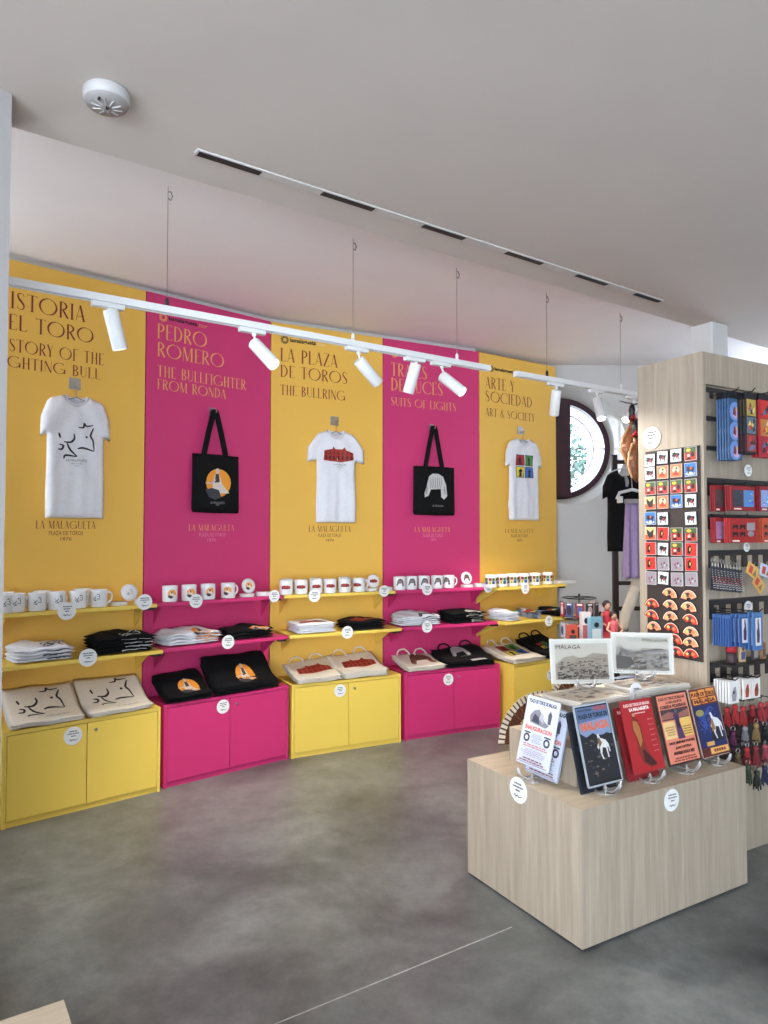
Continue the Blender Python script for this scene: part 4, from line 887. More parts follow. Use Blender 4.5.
def tin(fr, kind, bl, br, tl, y, lean, label, edge, shift=(0, 0, 0), g='tin bullfight posters', rz=0):
    xa, zb = fr.loc(*bl, y); xb, zb2 = fr.loc(*br, y); zb = (zb + zb2) / 2; w = xb - xa
    zt = fr.loc(*tl, y + .075)[1]; h = (zt - zb) / cos(lean)
    t = thing('tin_poster', label, 'poster', fr, ((xa + xb) / 2 + shift[0], y + shift[1], zb + shift[2]), rz, g, rx=-lean)
    out = []
    for cx, cz, a0 in ((w / 2 - .008, h - .008, 0), (-w / 2 + .008, h - .008, 90), (-w / 2 + .008, .008, 180), (w / 2 - .008, .008, 270)): out += [(cx + .008 * cos(radians(a0 + 30 * k)), cz + .008 * sin(radians(a0 + 30 * k))) for k in range(4)]
    MB().prism(out, 0, .004).build('sheet', flat(edge, .4), t, .001)
    plate_art(kind, w - .006, h - .006).build('artwork', t, lambda u, v, e: (u, -e, v + .003), .0003)
    return (xa + xb) / 2, zb
LN = radians(15)
PLT = [('black', (588.4, 788.5), (623.6, 781), (572, 706.6), 'dark tin poster with a white horse and grey-blue heading on the plinth front', (150, 156, 164), 'dark'),
       ('red', (634.5, 775.6), (665.6, 767.5), (615.5, 702.5), 'red tin poster with a long gowned figure on the plinth front', (150, 40, 44), 'crimson'),
       ('salmon', (669.7, 767.5), (702, 759), (650.7, 695.7), 'salmon tin poster listing three names on the plinth front', (60, 34, 34), None),
       ('blue', (703.5, 760.7), (730.6, 751), (685, 690), 'blue tin poster with orange title blocks and a white horse', (170, 150, 140), None)]
for k, (kind, bl, br, tl, lab, edge, back) in enumerate(PLT):
    x, zb = tin(PF, kind, bl, br, tl, .075, LN, lab, edge)
    if back: tin(PF, back, bl, br, tl, .105, LN, {'dark': 'black tin poster half hidden behind the dark white-horse poster', 'crimson': 'deeper red tin poster half hidden behind the red gown poster'}[back], (30, 34, 44) if back == 'dark' else (110, 24, 30), (-.035, 0, -.022))
    easel(PF, (x, .085, PLH + .0005), 0, 'clear easel holding up the %s tin poster' % {'black': 'dark white-horse', 'red': 'red gown', 'salmon': 'salmon three-name', 'blue': 'blue and orange'}[kind])
x, zb = tin(SIDE, 'white', (516, 760.5), (548, 774), (526.7, 693.3), .05, LN, 'white tin poster with a red title at the corner facing the cabinets', (196, 200, 214))
tin(SIDE, 'white', (516, 760.5), (548, 774), (526.7, 693.3), .075, LN, 'second white tin poster mostly hidden behind the red-titled white one', (150, 156, 176), (.05, 0, -.024))
easel(SIDE, (x, .06, PLH + .0005), 0, 'clear easel holding up the white tin poster')
price_tag(SIDE, 518.5, 790, -.001, .05, 'on the plinth side below the white tin poster')
price_tag(PF, 671.5, 800, -.001, .042, 'on the plinth front below the red and salmon posters')
# hand fans standing behind the risers
def hand_fan(fr, p, rr_, label, rz=0):
    t = thing('hand_fan', label, 'fan', fr, p, rz, 'open wooden hand fans', rx=radians(-8))
    n = 30; a0, a1 = radians(4), radians(176)
    def band(r0, r1, c, mb, k0, k1, y=0):
        aa, ab = a0 + (a1 - a0) * k0 / n, a0 + (a1 - a0) * k1 / n
        v = [(r * cos(a), y + dy + .004 * (int(k0) % 2), r * sin(a)) for dy in (0, .002) for a, r in ((aa, r0), (ab, r0), (ab, r1), (aa, r1))]
        mb.add(v, [(0, 1, 2, 3), (7, 6, 5, 4), (0, 4, 5, 1), (1, 5, 6, 2), (2, 6, 7, 3), (3, 7, 4, 0)])
    BR = mat('fan_brown_wood', (92, 52, 36), .5, .1, 30); CR = mat('fan_cream_edge', (214, 200, 178), .6, .05, 30); DK = mat('fan_dark_gap', (54, 36, 30), .6)
    mb = MB(); [band(rr_ * .66, rr_ * .87, 0, mb, k, k + 1) for k in range(n)]; mb.build('leaf', BR, t)
    mb = MB(); [band(rr_ * .87, rr_, 0, mb, k + .12, k + .78) for k in range(n)]; mb.build('edge_lace', CR, t)
    mb = MB(); [band(rr_ * .86, rr_ * .985, 0, mb, k, k + 1, .0035) for k in range(n)]; mb.build('edge_backing', DK, t)
    mb = MB(); [band(rr_ * .48, rr_ * .66, 0, mb, k + .25, k + .75) for k in range(n)]; mb.build('openwork', CR, t)
    for k in range(0, n + 1, 2):
        a = a0 + (a1 - a0) * k / n; c, s = cos(a), sin(a); ww = .004
        MB().add([(.01 * c - ww * s, .005, .01 * s + ww * c), (.01 * c + ww * s, .005, .01 * s - ww * c), (rr_ * .7 * c + ww * s, .005, rr_ * .7 * s - ww * c), (rr_ * .7 * c - ww * s, .005, rr_ * .7 * s + ww * c),
                  (.01 * c - ww * s, .007, .01 * s + ww * c), (.01 * c + ww * s, .007, .01 * s - ww * c), (rr_ * .7 * c + ww * s, .007, rr_ * .7 * s - ww * c), (rr_ * .7 * c - ww * s, .007, rr_ * .7 * s + ww * c)],
                 [(0, 1, 2, 3), (7, 6, 5, 4), (0, 4, 5, 1), (1, 5, 6, 2), (2, 6, 7, 3), (3, 7, 4, 0)]).build('stick', BR, t)
    MB().tube([(0, -.006, .006), (0, .012, .006)], .006).build('pivot', STEEL, t)
x, _ = PF.loc(546, 742, .63); hand_fan(PF, (x, .63, PLH + .008), .238, 'open brown and cream hand fan behind the white tin poster', radians(-13))
x, _ = PF.loc(583, 735, .53); hand_fan(PF, (x, .532, T1 + .008), .2, 'open brown hand fan peeking between the print pile and the bagged view', radians(-4))
# bagged prints: two standing views and two flat piles
GREYS = [(96, 84, 72), (66, 58, 50), (120, 108, 96), (140, 128, 114), (46, 42, 38), (80, 72, 64)]
def view_art(w, h, right):
    a = Art(); X = lambda u: (u - .5) * w; Z = lambda v: v * h
    a.rect(X(0), Z(0), X(1), Z(1), (196, 192, 182)); a.rect(X(.05), Z(.06), X(.95), Z(.93), (174, 167, 154))
    if right: a.poly([(X(u), Z(v)) for u, v in ((.05, .06), (.05, .62), (.14, .72), (.2, .6), (.34, .52), (.5, .56), (.66, .6), (.78, .66), (.95, .58), (.95, .06))], (140, 134, 126))
    else: a.poly([(X(u), Z(v)) for u, v in ((.05, .06), (.05, .42), (.2, .6), (.36, .64), (.5, .56), (.7, .7), (.95, .66), (.95, .06))], (146, 134, 120))
    for k in range(190):
        u = R.uniform(.06, .9); v = .07 + R.random() ** 1.4 * .42; s = .4 + 1 - v; a.poly([(X(u), Z(v)), (X(min(.95, u + .05 * s)), Z(v + R.uniform(-.01, .02))), (X(min(.95, u + .045 * s)), Z(v + .03 * s)), (X(u + .01), Z(v + .035 * s))], R.choice(GREYS))
    for k in range(5):
        v = .3 + .07 * k; a.curve([(X(.1 + .1 * k), Z(v)), (X(.5), Z(v + R.uniform(-.04, .1))), (X(.92), Z(v + R.uniform(.0, .14)))], h * .018, R.choice(GREYS))
    if right:
        for k in range(9): a.rect(X(.12 + k * .035), Z(.5 - k * .004), X(.135 + k * .035), Z(.63 - k * .008), (70, 66, 62))
        a.poly([(X(.05), Z(.1)), (X(.05), Z(.45)), (X(.3), Z(.4)), (X(.36), Z(.22)), (X(.2), Z(.1))], (64, 60, 56))
        a.txt('M\u00c1LAGA', X(.5), Z(.8), w * .44, h * .125, (84, 76, 52), -.004); a.curve([(X(.22), Z(.84)), (X(.27), Z(.9)), (X(.3), Z(.82)), (X(.36), Z(.88)), (X(.42), Z(.84)), (X(.47), Z(.87))], h * .02, (150, 160, 168))
    else: a.txt('M\u00c1LAGA', X(.06), Z(.8), w * .42, h * .115, (62, 50, 36), -.004)
    return a
def view(px0, px1, pyt, pyb, y, label, right):
    # a plane facing the shop entrance, standing on the upper riser
    c = PF.w(PF.loc((px0 + px1) / 2, pyb, y)[0], y); q = Fr((c.x, c.y), radians(-9 if right else 4))
    xa, zb = q.loc(px0, pyb, 0); xb, _ = q.loc(px1, pyb, 0); zt = q.loc((px0 + px1) / 2, pyt, .035)[1]; w = xb - xa; h = zt - zb
    t = thing('bagged_print', label, 'print', q, ((xa + xb) / 2, 0, zb), 0, 'bagged bullring city views', rx=radians(-9))
    MB().box(-w / 2, w / 2, 0, .004, 0, h).build('board', flat((206, 202, 192)), t); view_art(w * .94, h * .93, right).build('artwork', t, lambda u, v, e: (u, -e, v + h * .03), .0002)
    MB().add([(-w / 2 - .004, -.005 - .0006 * sin(k * 2), z) for k, z in enumerate([h * j / 6 for j in range(7)])] + [(w / 2 + .004, -.005 - .0008 * cos(k * 1.7), z) for k, z in enumerate([h * j / 6 for j in range(7)])],
             [(k, k + 7, k + 8, k + 1) for k in range(6)], 0, True).build('clear_sleeve', FILM, t)
    easel(q, ((xa + xb) / 2, -.0, zb - .02), 0, 'clear easel under the %s bagged view' % ('taller' if right else 'browner'), .1)
view(551.5, 614.5, 638, 684, .43, 'sepia bagged view lettered in dark brown standing before the yellow cabinet', False)
view(612, 674.5, 632, 673, .37, 'grey bagged view with a row of columns standing before the timber display', True)
def flat_pile(x, y, rz, n, which, w=.3, d=.205):
    z = T2 + .001
    for k in range(n):
        top = k == n - 1
        t = thing('bagged_print', 'flat bagged print, %s of the pile %s' % ('topmost' if top else ORD[k] + ' from the bottom', which), 'print', PF, (x + R.uniform(-.006, .006), y + R.uniform(-.005, .005), z), rz + R.uniform(-.03, .03), 'flat piles of bagged prints')
        MB().box(-w / 2, w / 2, -d / 2, d / 2, 0, .0035).build('board', flat((212, 206, 196)), t)
        if top:
            a = Art(); a.rect(-w * .45, -d * .43, w * .45, d * .43, (196, 186, 172))
            for q in range(26): u, v = R.uniform(-w * .42, w * .34), R.uniform(-d * .4, d * .3); a.poly([(u, v), (u + .03, v + .004), (u + .026, v + .018), (u + .004, v + .02)], R.choice([(150, 110, 90), (120, 116, 110), (96, 90, 88), (176, 150, 130), (110, 120, 140)]))
            a.build('artwork', t, lambda u, v, e: (u, v, .0035 + e), .0002)
            mb = MB(); nx = 12; V = []
            for j in range(9):
                for i in range(nx + 1): V.append((-w * .53 + w * 1.06 * i / nx, -d * .53 + d * 1.06 * j / 8, .0068 + .0025 * sin(i * 1.9 + j) * sin(j * 1.3 + i * .4)))
            mb.add(V, [(j * (nx + 1) + i, j * (nx + 1) + i + 1, (j + 1) * (nx + 1) + i + 1, (j + 1) * (nx + 1) + i) for j in range(8) for i in range(nx)], 0, True).build('clear_sleeve', FILM, t)
        z += .0042
flat_pile(.36, .325, radians(3), 5, 'before the browner view'); flat_pile(.72, .31, radians(-3), 8, 'before the grey view', .32, .19)
x, z = PF.loc(636, 691, .235)
t = thing('price_tag', 'arched white price card standing above the red tin poster', 'price tag', PF, (x, .235, T1 + .0005), 0, 'round white price tags')
hh = z - T1 + .035
MB().prism([(-.035, 0), (.035, 0)] + [(.035 * cos(a), hh - .035 + .035 * sin(a)) for a in [pi * k / 12 for k in range(13)]], 0, .002).build('card', TAGW, t)
a = Art(); squiggles(a, -.025, hh - .04, .05, .02, 2, (110, 110, 112)); squiggles(a, -.015, hh - .055, .03, .008, 1, (170, 70, 60)); a.build('print', t)
t = thing('postcard_pack', 'dark blue card pack lying under the grey bagged view', 'postcard pack', PF, (PF.loc(628, 680, .44)[0] - .02, .455, T2 + .0005), 0)
MB().box(-.06, .06, -.02, .02, 0, .03).build('pack', flat((44, 62, 96)), t); a = Art(); a.rect(-.05, .006, .0, .024, (150, 160, 180)); a.build('print', t, lambda u, v, e: (u, -.02 - e, v))

# ------------------------------------------------------------------ timber display wall with hooks
PI_ = Fr((1.433, 3.152), radians(30)); PH = 2.278
MSIDE = Fr(PI_.o, PI_.a - pi / 2)                       # the magnet side: x from the back edge (-.36) to the corner (0)
t = thing('hook_display', 'tall pale timber hook display with black rails and a magnet side', 'display stand', PI_, (0, 0, 0))
mb = MB().box(0, 1.3, .024, .36, 0, PH).box(0, .022, 0, .024, 0, PH).box(.022, 1.3, 0, .024, PH - .145, PH).box(.022, 1.3, 0, .024, 0, .36)
mb.build('carcass', WOODV, t, .001)
for k, z in enumerate((2.112, 1.98, 1.845, 1.70, 1.535, 1.372, 1.148, .865, .62)):
    MB().box(.023, 1.3, .004, .024, z - .009, z + .009).build('hook_rail', BLKM, t)
for z, hh in ((1.691, .062), (1.526, .05), (1.363, .062), (1.139, .07), (.856, .07), (.611, .05)):
    o = [(.023, z), (.023, z - .008)]
    for j in range(14): x = .045 + .085 * j; o += [(x, z - .008), (x, z - hh), (x + .04, z - hh), (x + .04, z - .008)]
    MB().prism(o + [(1.29, z - .008), (1.29, z)], .018, .0238).build('dark_slot', RAILB, t)
mb = MB().box(.022, 1.3, .021, .0238, .37, .60); mb.build('dark_backing', RAILB, t)
BD = (646, 700.5); xa, zt = MSIDE.loc(646, 452, 0); xb, _ = MSIDE.loc(700.5, 452, 0); zb = MSIDE.loc(690, 660, 0)[1]
MB().box(-.004, 0, -xb, -xa, zb, zt).build('magnet_board', RAILB, t)
price_tag(MSIDE, 651.5, 438, -.002, .054, 'above the magnets of the timber display')
def bull_sil(a, k, c): a.poly([(x * k, z * k) for x, z in ((-.38, -.05), (-.3, .14), (-.4, .3), (-.26, .22), (-.12, .26), (.14, .16), (.36, .2), (.34, -.02), (.26, -.1), (.3, -.36), (.22, -.36), (.16, -.12), (-.1, -.1), (-.16, -.36), (-.24, -.36), (-.22, -.1))], c)
def mag_art(code, s):
    a = Art(); h = s / 2 - .002
    bg = {'W': (222, 220, 218), 'R': (206, 44, 36), 'C': (186, 52, 40), 'B': (58, 116, 190), 'P': (226, 120, 72), 'K': (214, 92, 46), 'D': (150, 140, 146)}[code]
    a.rect(-h, -h, h, h, bg)
    if code == 'C':
        a.rect(-h, .1 * s, h, h, (70, 92, 52)); a.ell(-.15 * s, .28 * s, .2 * s, .12 * s, (222, 182, 66)); a.ell(.2 * s, -.05 * s, .14 * s, .2 * s, (34, 30, 30)); a.ell(-.14 * s, -.12 * s, .12 * s, .12 * s, (200, 190, 180)); a.poly([(-.4 * s, -.4 * s), (-.1 * s, -.2 * s), (.1 * s, -.42 * s)], (30, 26, 30))
    elif code == 'D':
        for q in range(9): u, v = R.uniform(-.36, .3) * s, R.uniform(-.4, .3) * s; a.poly([(u, v), (u + .16 * s, v + .04 * s), (u + .1 * s, v + .16 * s)], R.choice([(60, 66, 92), (196, 60, 50), (210, 206, 204), (44, 44, 52)]))
    elif code == 'P':
        a.ell(0, .08 * s, .3 * s, .28 * s, (238, 206, 170)); a.poly([(-.3 * s, -.3 * s), (.0, .1 * s), (.26 * s, -.34 * s)], (196, 60, 40)); a.ell(.05 * s, .2 * s, .1 * s, .1 * s, (120, 70, 50))
    elif code == 'K':
        a.rect(-h, -.1 * s, h, h, (222, 190, 130)); a.poly([(-.34 * s, .36 * s), (.0, .1 * s), (.34 * s, .36 * s), (.26 * s, -.3 * s), (-.1 * s, -.36 * s), (-.3 * s, .0)], (44, 42, 48))
    elif code == 'B':
        a.ell(0, -.3 * s, .4 * s, .12 * s, (206, 214, 222)); bull_sil(a, s * .95, (50, 34, 40)); a.ell(.04 * s, .1 * s, .08 * s, .1 * s, (214, 110, 60))
    elif code == 'R':
        a.poly([(-.3 * s, -.3 * s), (-.28 * s, .2 * s), (-.05 * s, .36 * s), (.02 * s, .1 * s), (.14 * s, -.05 * s), (.0, -.1 * s), (-.05 * s, -.34 * s)], (28, 24, 28)); a.ell(-.08 * s, .02 * s, .06 * s, .14 * s, (214, 176, 70))
    else:
        bull_sil(a, s * .95, (44, 40, 44)); a.ell(.06 * s, -.08 * s, .1 * s, .12 * s, (170, 60, 60))
    return a
MD = {'W': 'white', 'R': 'red', 'C': 'many-coloured', 'B': 'blue', 'P': 'peach', 'K': 'orange and black', 'D': 'mosaic'}
ROWS = ['WWWC', 'WPPB', 'CCCC', 'KPBW', 'BW-W', 'KRCC', 'RWCR', 'RDDR', 'DWDD']
RY = [(460.5, 457.5, 455.5, 453.8), (473.5, 472.3, 470.8, 469.6), (488.5, 487.5, 486.6, 485.8), (503, 502.2, 501.3, 500.8), (518.3, 518.6, 518, 518.4), (533.5, 533.8, 534.4, 534.6), (548.4, 549, 549, 549.6), (563.2, 563.6, 564, 564.2), (578, 578, 579.4, 579.2)]
RX = (650.4, 663, 676.6, 691); MSRC = {}
for r, row in enumerate(ROWS):
    for c, code in enumerate(row):
        if code == '-': continue
        x, z = MSIDE.loc(RX[c] + r * .12, RY[r][c], -.004); s = .062
        lab = 'square %s magnet, %s in the %s row of the magnet side' % (MD[code], ORD[c], ORD[r]); p = (x, -.0045, z); ro = R.uniform(-.04, .04)
        if code not in MSRC:
            t = thing('square_magnet', lab, 'magnet', MSIDE, p, 0, 'square souvenir magnets', ry=ro); MB().box(-s / 2, s / 2, -.005, 0, -s / 2, s / 2).build('tile', flat((40, 38, 40) if code == 'W' else (200, 196, 190)), t)
            mag_art(code, s).build('artwork', t, lambda u, v, e: (u, -.005 - e, v), .0003); MSRC[code] = t
        else: dup(MSRC[code], MSIDE, p, 0, lab, ry=ro)
FANM = [(670.4, 591.2, 0), (689.3, 593.4, 0), (652.8, 601.5, 1), (671, 603, 0), (689.3, 605, 0), (652.5, 612.8, 1), (671, 614.6, 0), (691, 617.3, 1), (654.6, 624.5, 0), (672.2, 625.9, 1), (691.6, 629.8, 0), (675.8, 637, 1), (691.1, 640.6, 0), (677.1, 649.6, 1), (691.5, 651.8, 1)]
FS = {}
for k, (px, py, red) in enumerate(FANM):
    x, z = MSIDE.loc(px, py, -.004); lab = 'fan-shaped %s magnet, number %s counting down the lower magnet board' % ('red' if red else 'peach', ['one', 'two', 'three', 'four', 'five', 'six', 'seven', 'eight', 'nine', 'ten', 'eleven', 'twelve', 'thirteen', 'fourteen', 'fifteen'][k])
    p = (x, -.0045, z - .014); ro = R.uniform(-.15, .3)
    if red not in FS:
        t = thing('fan_magnet', lab, 'magnet', MSIDE, p, 0, 'fan-shaped souvenir magnets', ry=ro)
        out = arc(0, -.018, .046, .05, 14, 166, 14) + arc(0, -.018, .012, .013, 166, 14, 4); MB().prism(out, -.005, 0).build('tile', flat((36, 30, 30)), t)
        a = Art(); o2 = arc(0, -.018, .043, .047, 16, 164, 14) + arc(0, -.018, .014, .015, 164, 16, 4); a.poly(o2, (196, 52, 36) if red else (226, 150, 110))
        a.ring(0, -.018, .041, .045, .003, (236, 220, 200), 16, 18, 162); a.ell(-.004, .008, .014, .01, (60, 54, 74)); a.ell(.012, .004, .01, .008, (206, 120, 70)); a.ell(-.018, .004, .008, .007, (214, 190, 90))
        a.build('artwork', t, lambda u, v, e: (u, -.005 - e, v), .0003); FS[red] = t
    else: dup(FS[red], MSIDE, p, 0, lab, ry=ro)
# goods on pegs along the hook rails
def peg(px, py, d, label):
    x, z = PI_.loc(px, py, 0); t = thing('peg_hook', label, 'hook', PI_, (x, .004, z), 0, 'black peg hooks')
    MB().tube([(0, 0, 0), (0, -d, .004), (0, -d - .012, .016)], .0028).build('prong', BLKM, t); MB().box(-.012, .012, -.003, 0, -.014, .014).build('plate', BLKM, t); return x, z
def pack(name, cat, x, d, z0, z1, w, body, header, draw, label, g, n=1, gap=.02, strip=0):
    src = None
    for k in range(n):
        lb = label if k == 0 else label + ', %s back' % ORD[k]
        p = (x - .0 * k, -d + k * gap, z0)
        if src is None:
            t = src = thing(name, lb, cat, PI_, p, 0, g); h = z1 - z0
            MB().box(-w / 2, w / 2, 0, .006, 0, h).build('card', flat(body), t, .001)
            if header: MB().box(-w / 2, w / 2, -.001, .0065, h * .9, h).build('header', flat(header), t)
            a = Art(); draw(a, w, h)
            if a.q: a.build('print', t, lambda u, v, e: (u, -.001 - e, v), .0003)
        else: dup(src, PI_, p, 0, lb)
def at(px, py, d): return PI_.loc(px, py, -d)
def d_round(a, w, h):
    for k in range(3):
        z = h * (.14 + .285 * k); r = w * .44; a.ell(0, z, r, r * 1.05, (116, 150, 206)); a.ell(w * .05, z - r * .2, r * .6, r * .55, (206, 170, 198)); bull_sil(a, .0001, INK); a.poly([(w * u, z + r * v) for u, v in ((-.2, -.3), (-.1, .6), (.06, .2), (.02, -.5))], (120, 50, 66)); a.poly([(w * u, z + r * v) for u, v in ((.0, .1), (.1, .6), (.2, .1))], (226, 190, 120))
def d_squares(cols):
    def f(a, w, h):
        for k, c in enumerate(cols):
            z = h * (.04 + .29 * k); a.rect(-w * .42, z, w * .42, z + h * .27, c)
            for q in range(7): u, v = R.uniform(-.38, .1) * w, z + R.uniform(.01, .17) * h; a.poly([(u, v), (u + .28 * w, v + .02 * h), (u + .18 * w, v + .1 * h)], R.choice([(40, 40, 48), (206, 60, 50), (210, 196, 160), (80, 110, 150), (222, 190, 90)]))
    return f
def d_window(cols):
    def f(a, w, h):
        n = len(cols)
        for k, c in enumerate(cols):
            u0 = -w * .44 + w * .88 * k / n; a.rect(u0, h * .16, u0 + w * .84 / n, h * .84, c)
            for q in range(10): u, v = u0 + R.uniform(0, .7) * w / n, R.uniform(.2, .74) * h; a.ell(u + .05 * w, v, .05 * w, .03 * h, tuple(min(255, int(x * R.uniform(.5, 1.6))) for x in c), 8)
        a.rect(-w * .4, h * .04, -w * .1, h * .1, (230, 210, 200))
    return f
def d_bulls(a, w, h):
    for j in (0, 1):
        for i in (0, 1):
            bx, bz = (-.3 + .26 * i) * w, (.34 + .3 * j) * h; a.poly([(bx + x * .26 * w, bz + z * .26 * h) for x, z in ((-.4, 0), (-.3, .4), (.1, .3), (.4, .4), (.36, -.4), (.2, -.4), (.16, -.1), (-.16, -.1), (-.2, -.4), (-.36, -.4))], (30, 20, 26))
    a.rect(w * .12, h * .5, w * .42, h * .82, (150, 140, 146)); a.ell(w * .26, h * .36, w * .12, h * .12, (140, 130, 134)); a.rect(-w * .42, h * .04, -w * .16, h * .1, (232, 210, 200))
def d_keys(a, w, h): squiggles(a, -w * .42, h * .05, w * .84, h * .85, 9, (214, 210, 206), .5); squiggles(a, -w * .42, h * .3, w * .84, h * .3, 3, (176, 60, 60), .4)
def d_blue(a, w, h): a.rect(-w * .3, h * .12, w * .3, h * .86, (216, 212, 214)); a.poly([(w * u, h * v) for u, v in ((-.14, .2), (-.16, .5), (-.04, .62), (-.08, .76), (.04, .8), (.1, .66), (.16, .4), (.12, .2))], (66, 44, 78)); a.ell(0, h * .8, w * .07, h * .04, (120, 80, 60))
def d_white(c): return lambda a, w, h: (a.poly([(w * u, h * v) for u, v in ((-.2, .1), (-.26, .4), (-.06, .7), (.16, .76), (.26, .4), (.16, .1))], c), a.ell(-w * .04, h * .5, w * .1, h * .08, (60, 50, 52)))
def span(p0, p1, d):
    a, z1 = at(p0[0], p0[1], d); b, z0 = at(p1[0], p1[1], d); return (a + b) / 2, b - a, z0, z1
def hang(name, cat, p0, p1, d, body, header, draw, label, g, n=1, gap=.02, pegd=True):
    while d > .03 and span(p0, p1, d)[0] - span(p0, p1, d)[1] / 2 < .016: d -= .004
    x, w, z0, z1 = span(p0, p1, d); gap = min(gap, (d - .012) / n); pack(name, cat, x, d, z0, z1, w, body, header, draw, label, g, n, gap)
    if pegd:
        pt = thing('peg_hook', 'black peg carrying the %s' % label.split(' hanging')[0].split(',')[0][:60], 'hook', PI_, (x, .004, z1 + .0034), 0, 'black peg hooks')
        MB().tube([(0, 0, 0), (0, -d - .012, .002), (0, -d - .026, .016)], .0026).build('prong', BLKM, pt); MB().box(-.012, .012, -.003, 0, -.014, .014).build('plate', BLKM, pt)
hang('magnet_pack', 'magnet pack', (728, 391), (742, 460.5), .17, (62, 92, 130), (24, 24, 28), d_round, 'strip of three round blue magnets hanging on the top rail', 'magnet strips on the top rail', 5, .013)
hang('magnet_pack', 'magnet pack', (745, 392), (757, 454.5), .15, (40, 30, 34), (24, 24, 28), d_squares([(150, 60, 60), (90, 110, 120), (176, 150, 70)]), 'strip of three mixed square magnets hanging on the top rail', 'magnet strips on the top rail', 3, .016)
hang('magnet_pack', 'magnet pack', (758.5, 393), (774, 458), .15, (176, 40, 50), (24, 24, 28), d_squares([(160, 40, 60), (190, 120, 60), (200, 50, 44)]), 'strip of three red square magnets hanging on the top rail', 'magnet strips on the top rail', 3, .016)
for k, (p0, p1, body, dr, nm) in enumerate((((714.5, 485), (726, 511.5), (138, 26, 34), d_window([(90, 66, 66)]), 'slim red souvenir pack with a speckled window'), ((730.5, 485.5), (755.5, 511), (146, 30, 36), d_window([(60, 60, 70), (86, 130, 186)]), 'wide red souvenir pack with grey and blue windows'), ((759.5, 486), (776, 511.5), (140, 34, 40), d_window([(140, 160, 206), (196, 206, 220)]), 'red souvenir pack with pale blue windows'),
                                            ((715, 517.5), (727, 543), (150, 32, 38), d_window([(168, 120, 160)]), 'slim red pack with a violet window'), ((729.5, 518), (757, 542.5), (164, 34, 34), d_bulls, 'wide red pack with four black bulls'), ((762.5, 518), (778, 542.5), (190, 76, 50), d_bulls, 'orange-red pack with black bulls'))):
    hang('souvenir_pack', 'souvenir pack', p0, p1, .10, body, None, dr, '%s hanging on the %s rail' % (nm, 'fourth' if k < 3 else 'fifth'), 'red souvenir packs', 3, .011)
# keyrings: a row of slim patterned cards fanned along the sixth rail
for k in range(10):
    d = .05 + .012 * k; px = 712.5 + 3.1 * k
    x, z1 = at(px, 556 + .5 * k, .055); _, z0 = at(px, 590 + .3 * k, .055)
    t = thing('keyring', 'black and white patterned keyring, %s along the keyring row on the timber display' % ORD[k], 'keyring', PI_, (x, -.055, z0), radians(16), 'patterned keyrings on the sixth rail')
    h = z1 - z0
    MB().box(-.022, .022, 0, .005, 0, h * .7).build('tag_plate', flat((44, 42, 50)), t, .001); a = Art(); d_keys(a, .044, h * .7); a.build('print', t)
    MB().tube([(0, .002, h * .68), (0, .002, h * .8)], .002).tube([(.011 * cos(q), .002, h * .88 + .011 * sin(q)) for q in [2 * pi * j / 12 for j in range(13)]], .0016).build('ring', STEEL, t)
for k, (px, py, ro, c) in enumerate(((753, 571, .5, (214, 170, 96)), (759, 584, .75, (206, 160, 92)), (766, 571, .3, (190, 196, 214)))):
    x, z = at(px, py, .09)
    t = thing('keyring', '%s tilted keyring card, %s beside the patterned keyring row' % (('golden', 'tan', 'pale blue')[k], ORD[k]), 'keyring', PI_, (x, -.09, z), 0, 'tilted keyring cards', ry=ro)
    MB().box(-.042, .042, 0, .005, -.028, .028).build('tag_plate', flat(c), t, .001); a = Art(); a.rect(-.03, -.018, -.004, .016, (196, 70, 50)); a.poly([(.0, -.018), (.03, -.018), (.02, .016)], (150, 110, 60)); a.build('print', t)
    MB().tube([(.0, .002, .028), (0, .002, .045)], .0025).build('ring', STEEL, t)
price_tag(PI_, 748, 470.5, -.02, .028, 'on the timber band under the top magnet strips'); price_tag(PI_, 748, 607.5, -.03, .03, 'on the rail above the blue figure packs'); price_tag(PI_, 746.5, 547, -.03, .022, 'between the red bull packs and the keyrings')
hang('figure_pack', 'figure pack', (728.5, 615.5), (738.5, 646), .12, (48, 82, 138), (76, 114, 168), d_blue, 'blue blister pack with a pale insert hanging on the seventh rail', 'blue figure packs', 7, .0125)
hang('figure_pack', 'figure pack', (739.5, 614.5), (750, 646), .14, (48, 82, 138), (76, 114, 168), d_blue, 'blue blister pack with a violet figure hanging on the seventh rail', 'blue figure packs', 3, .02)
hang('figure_pack', 'figure pack', (753, 613), (763, 649.5), .17, (66, 106, 160), (84, 124, 176), d_blue, 'paler blue blister pack hanging lowest on the seventh rail', 'blue figure packs', 3, .02)
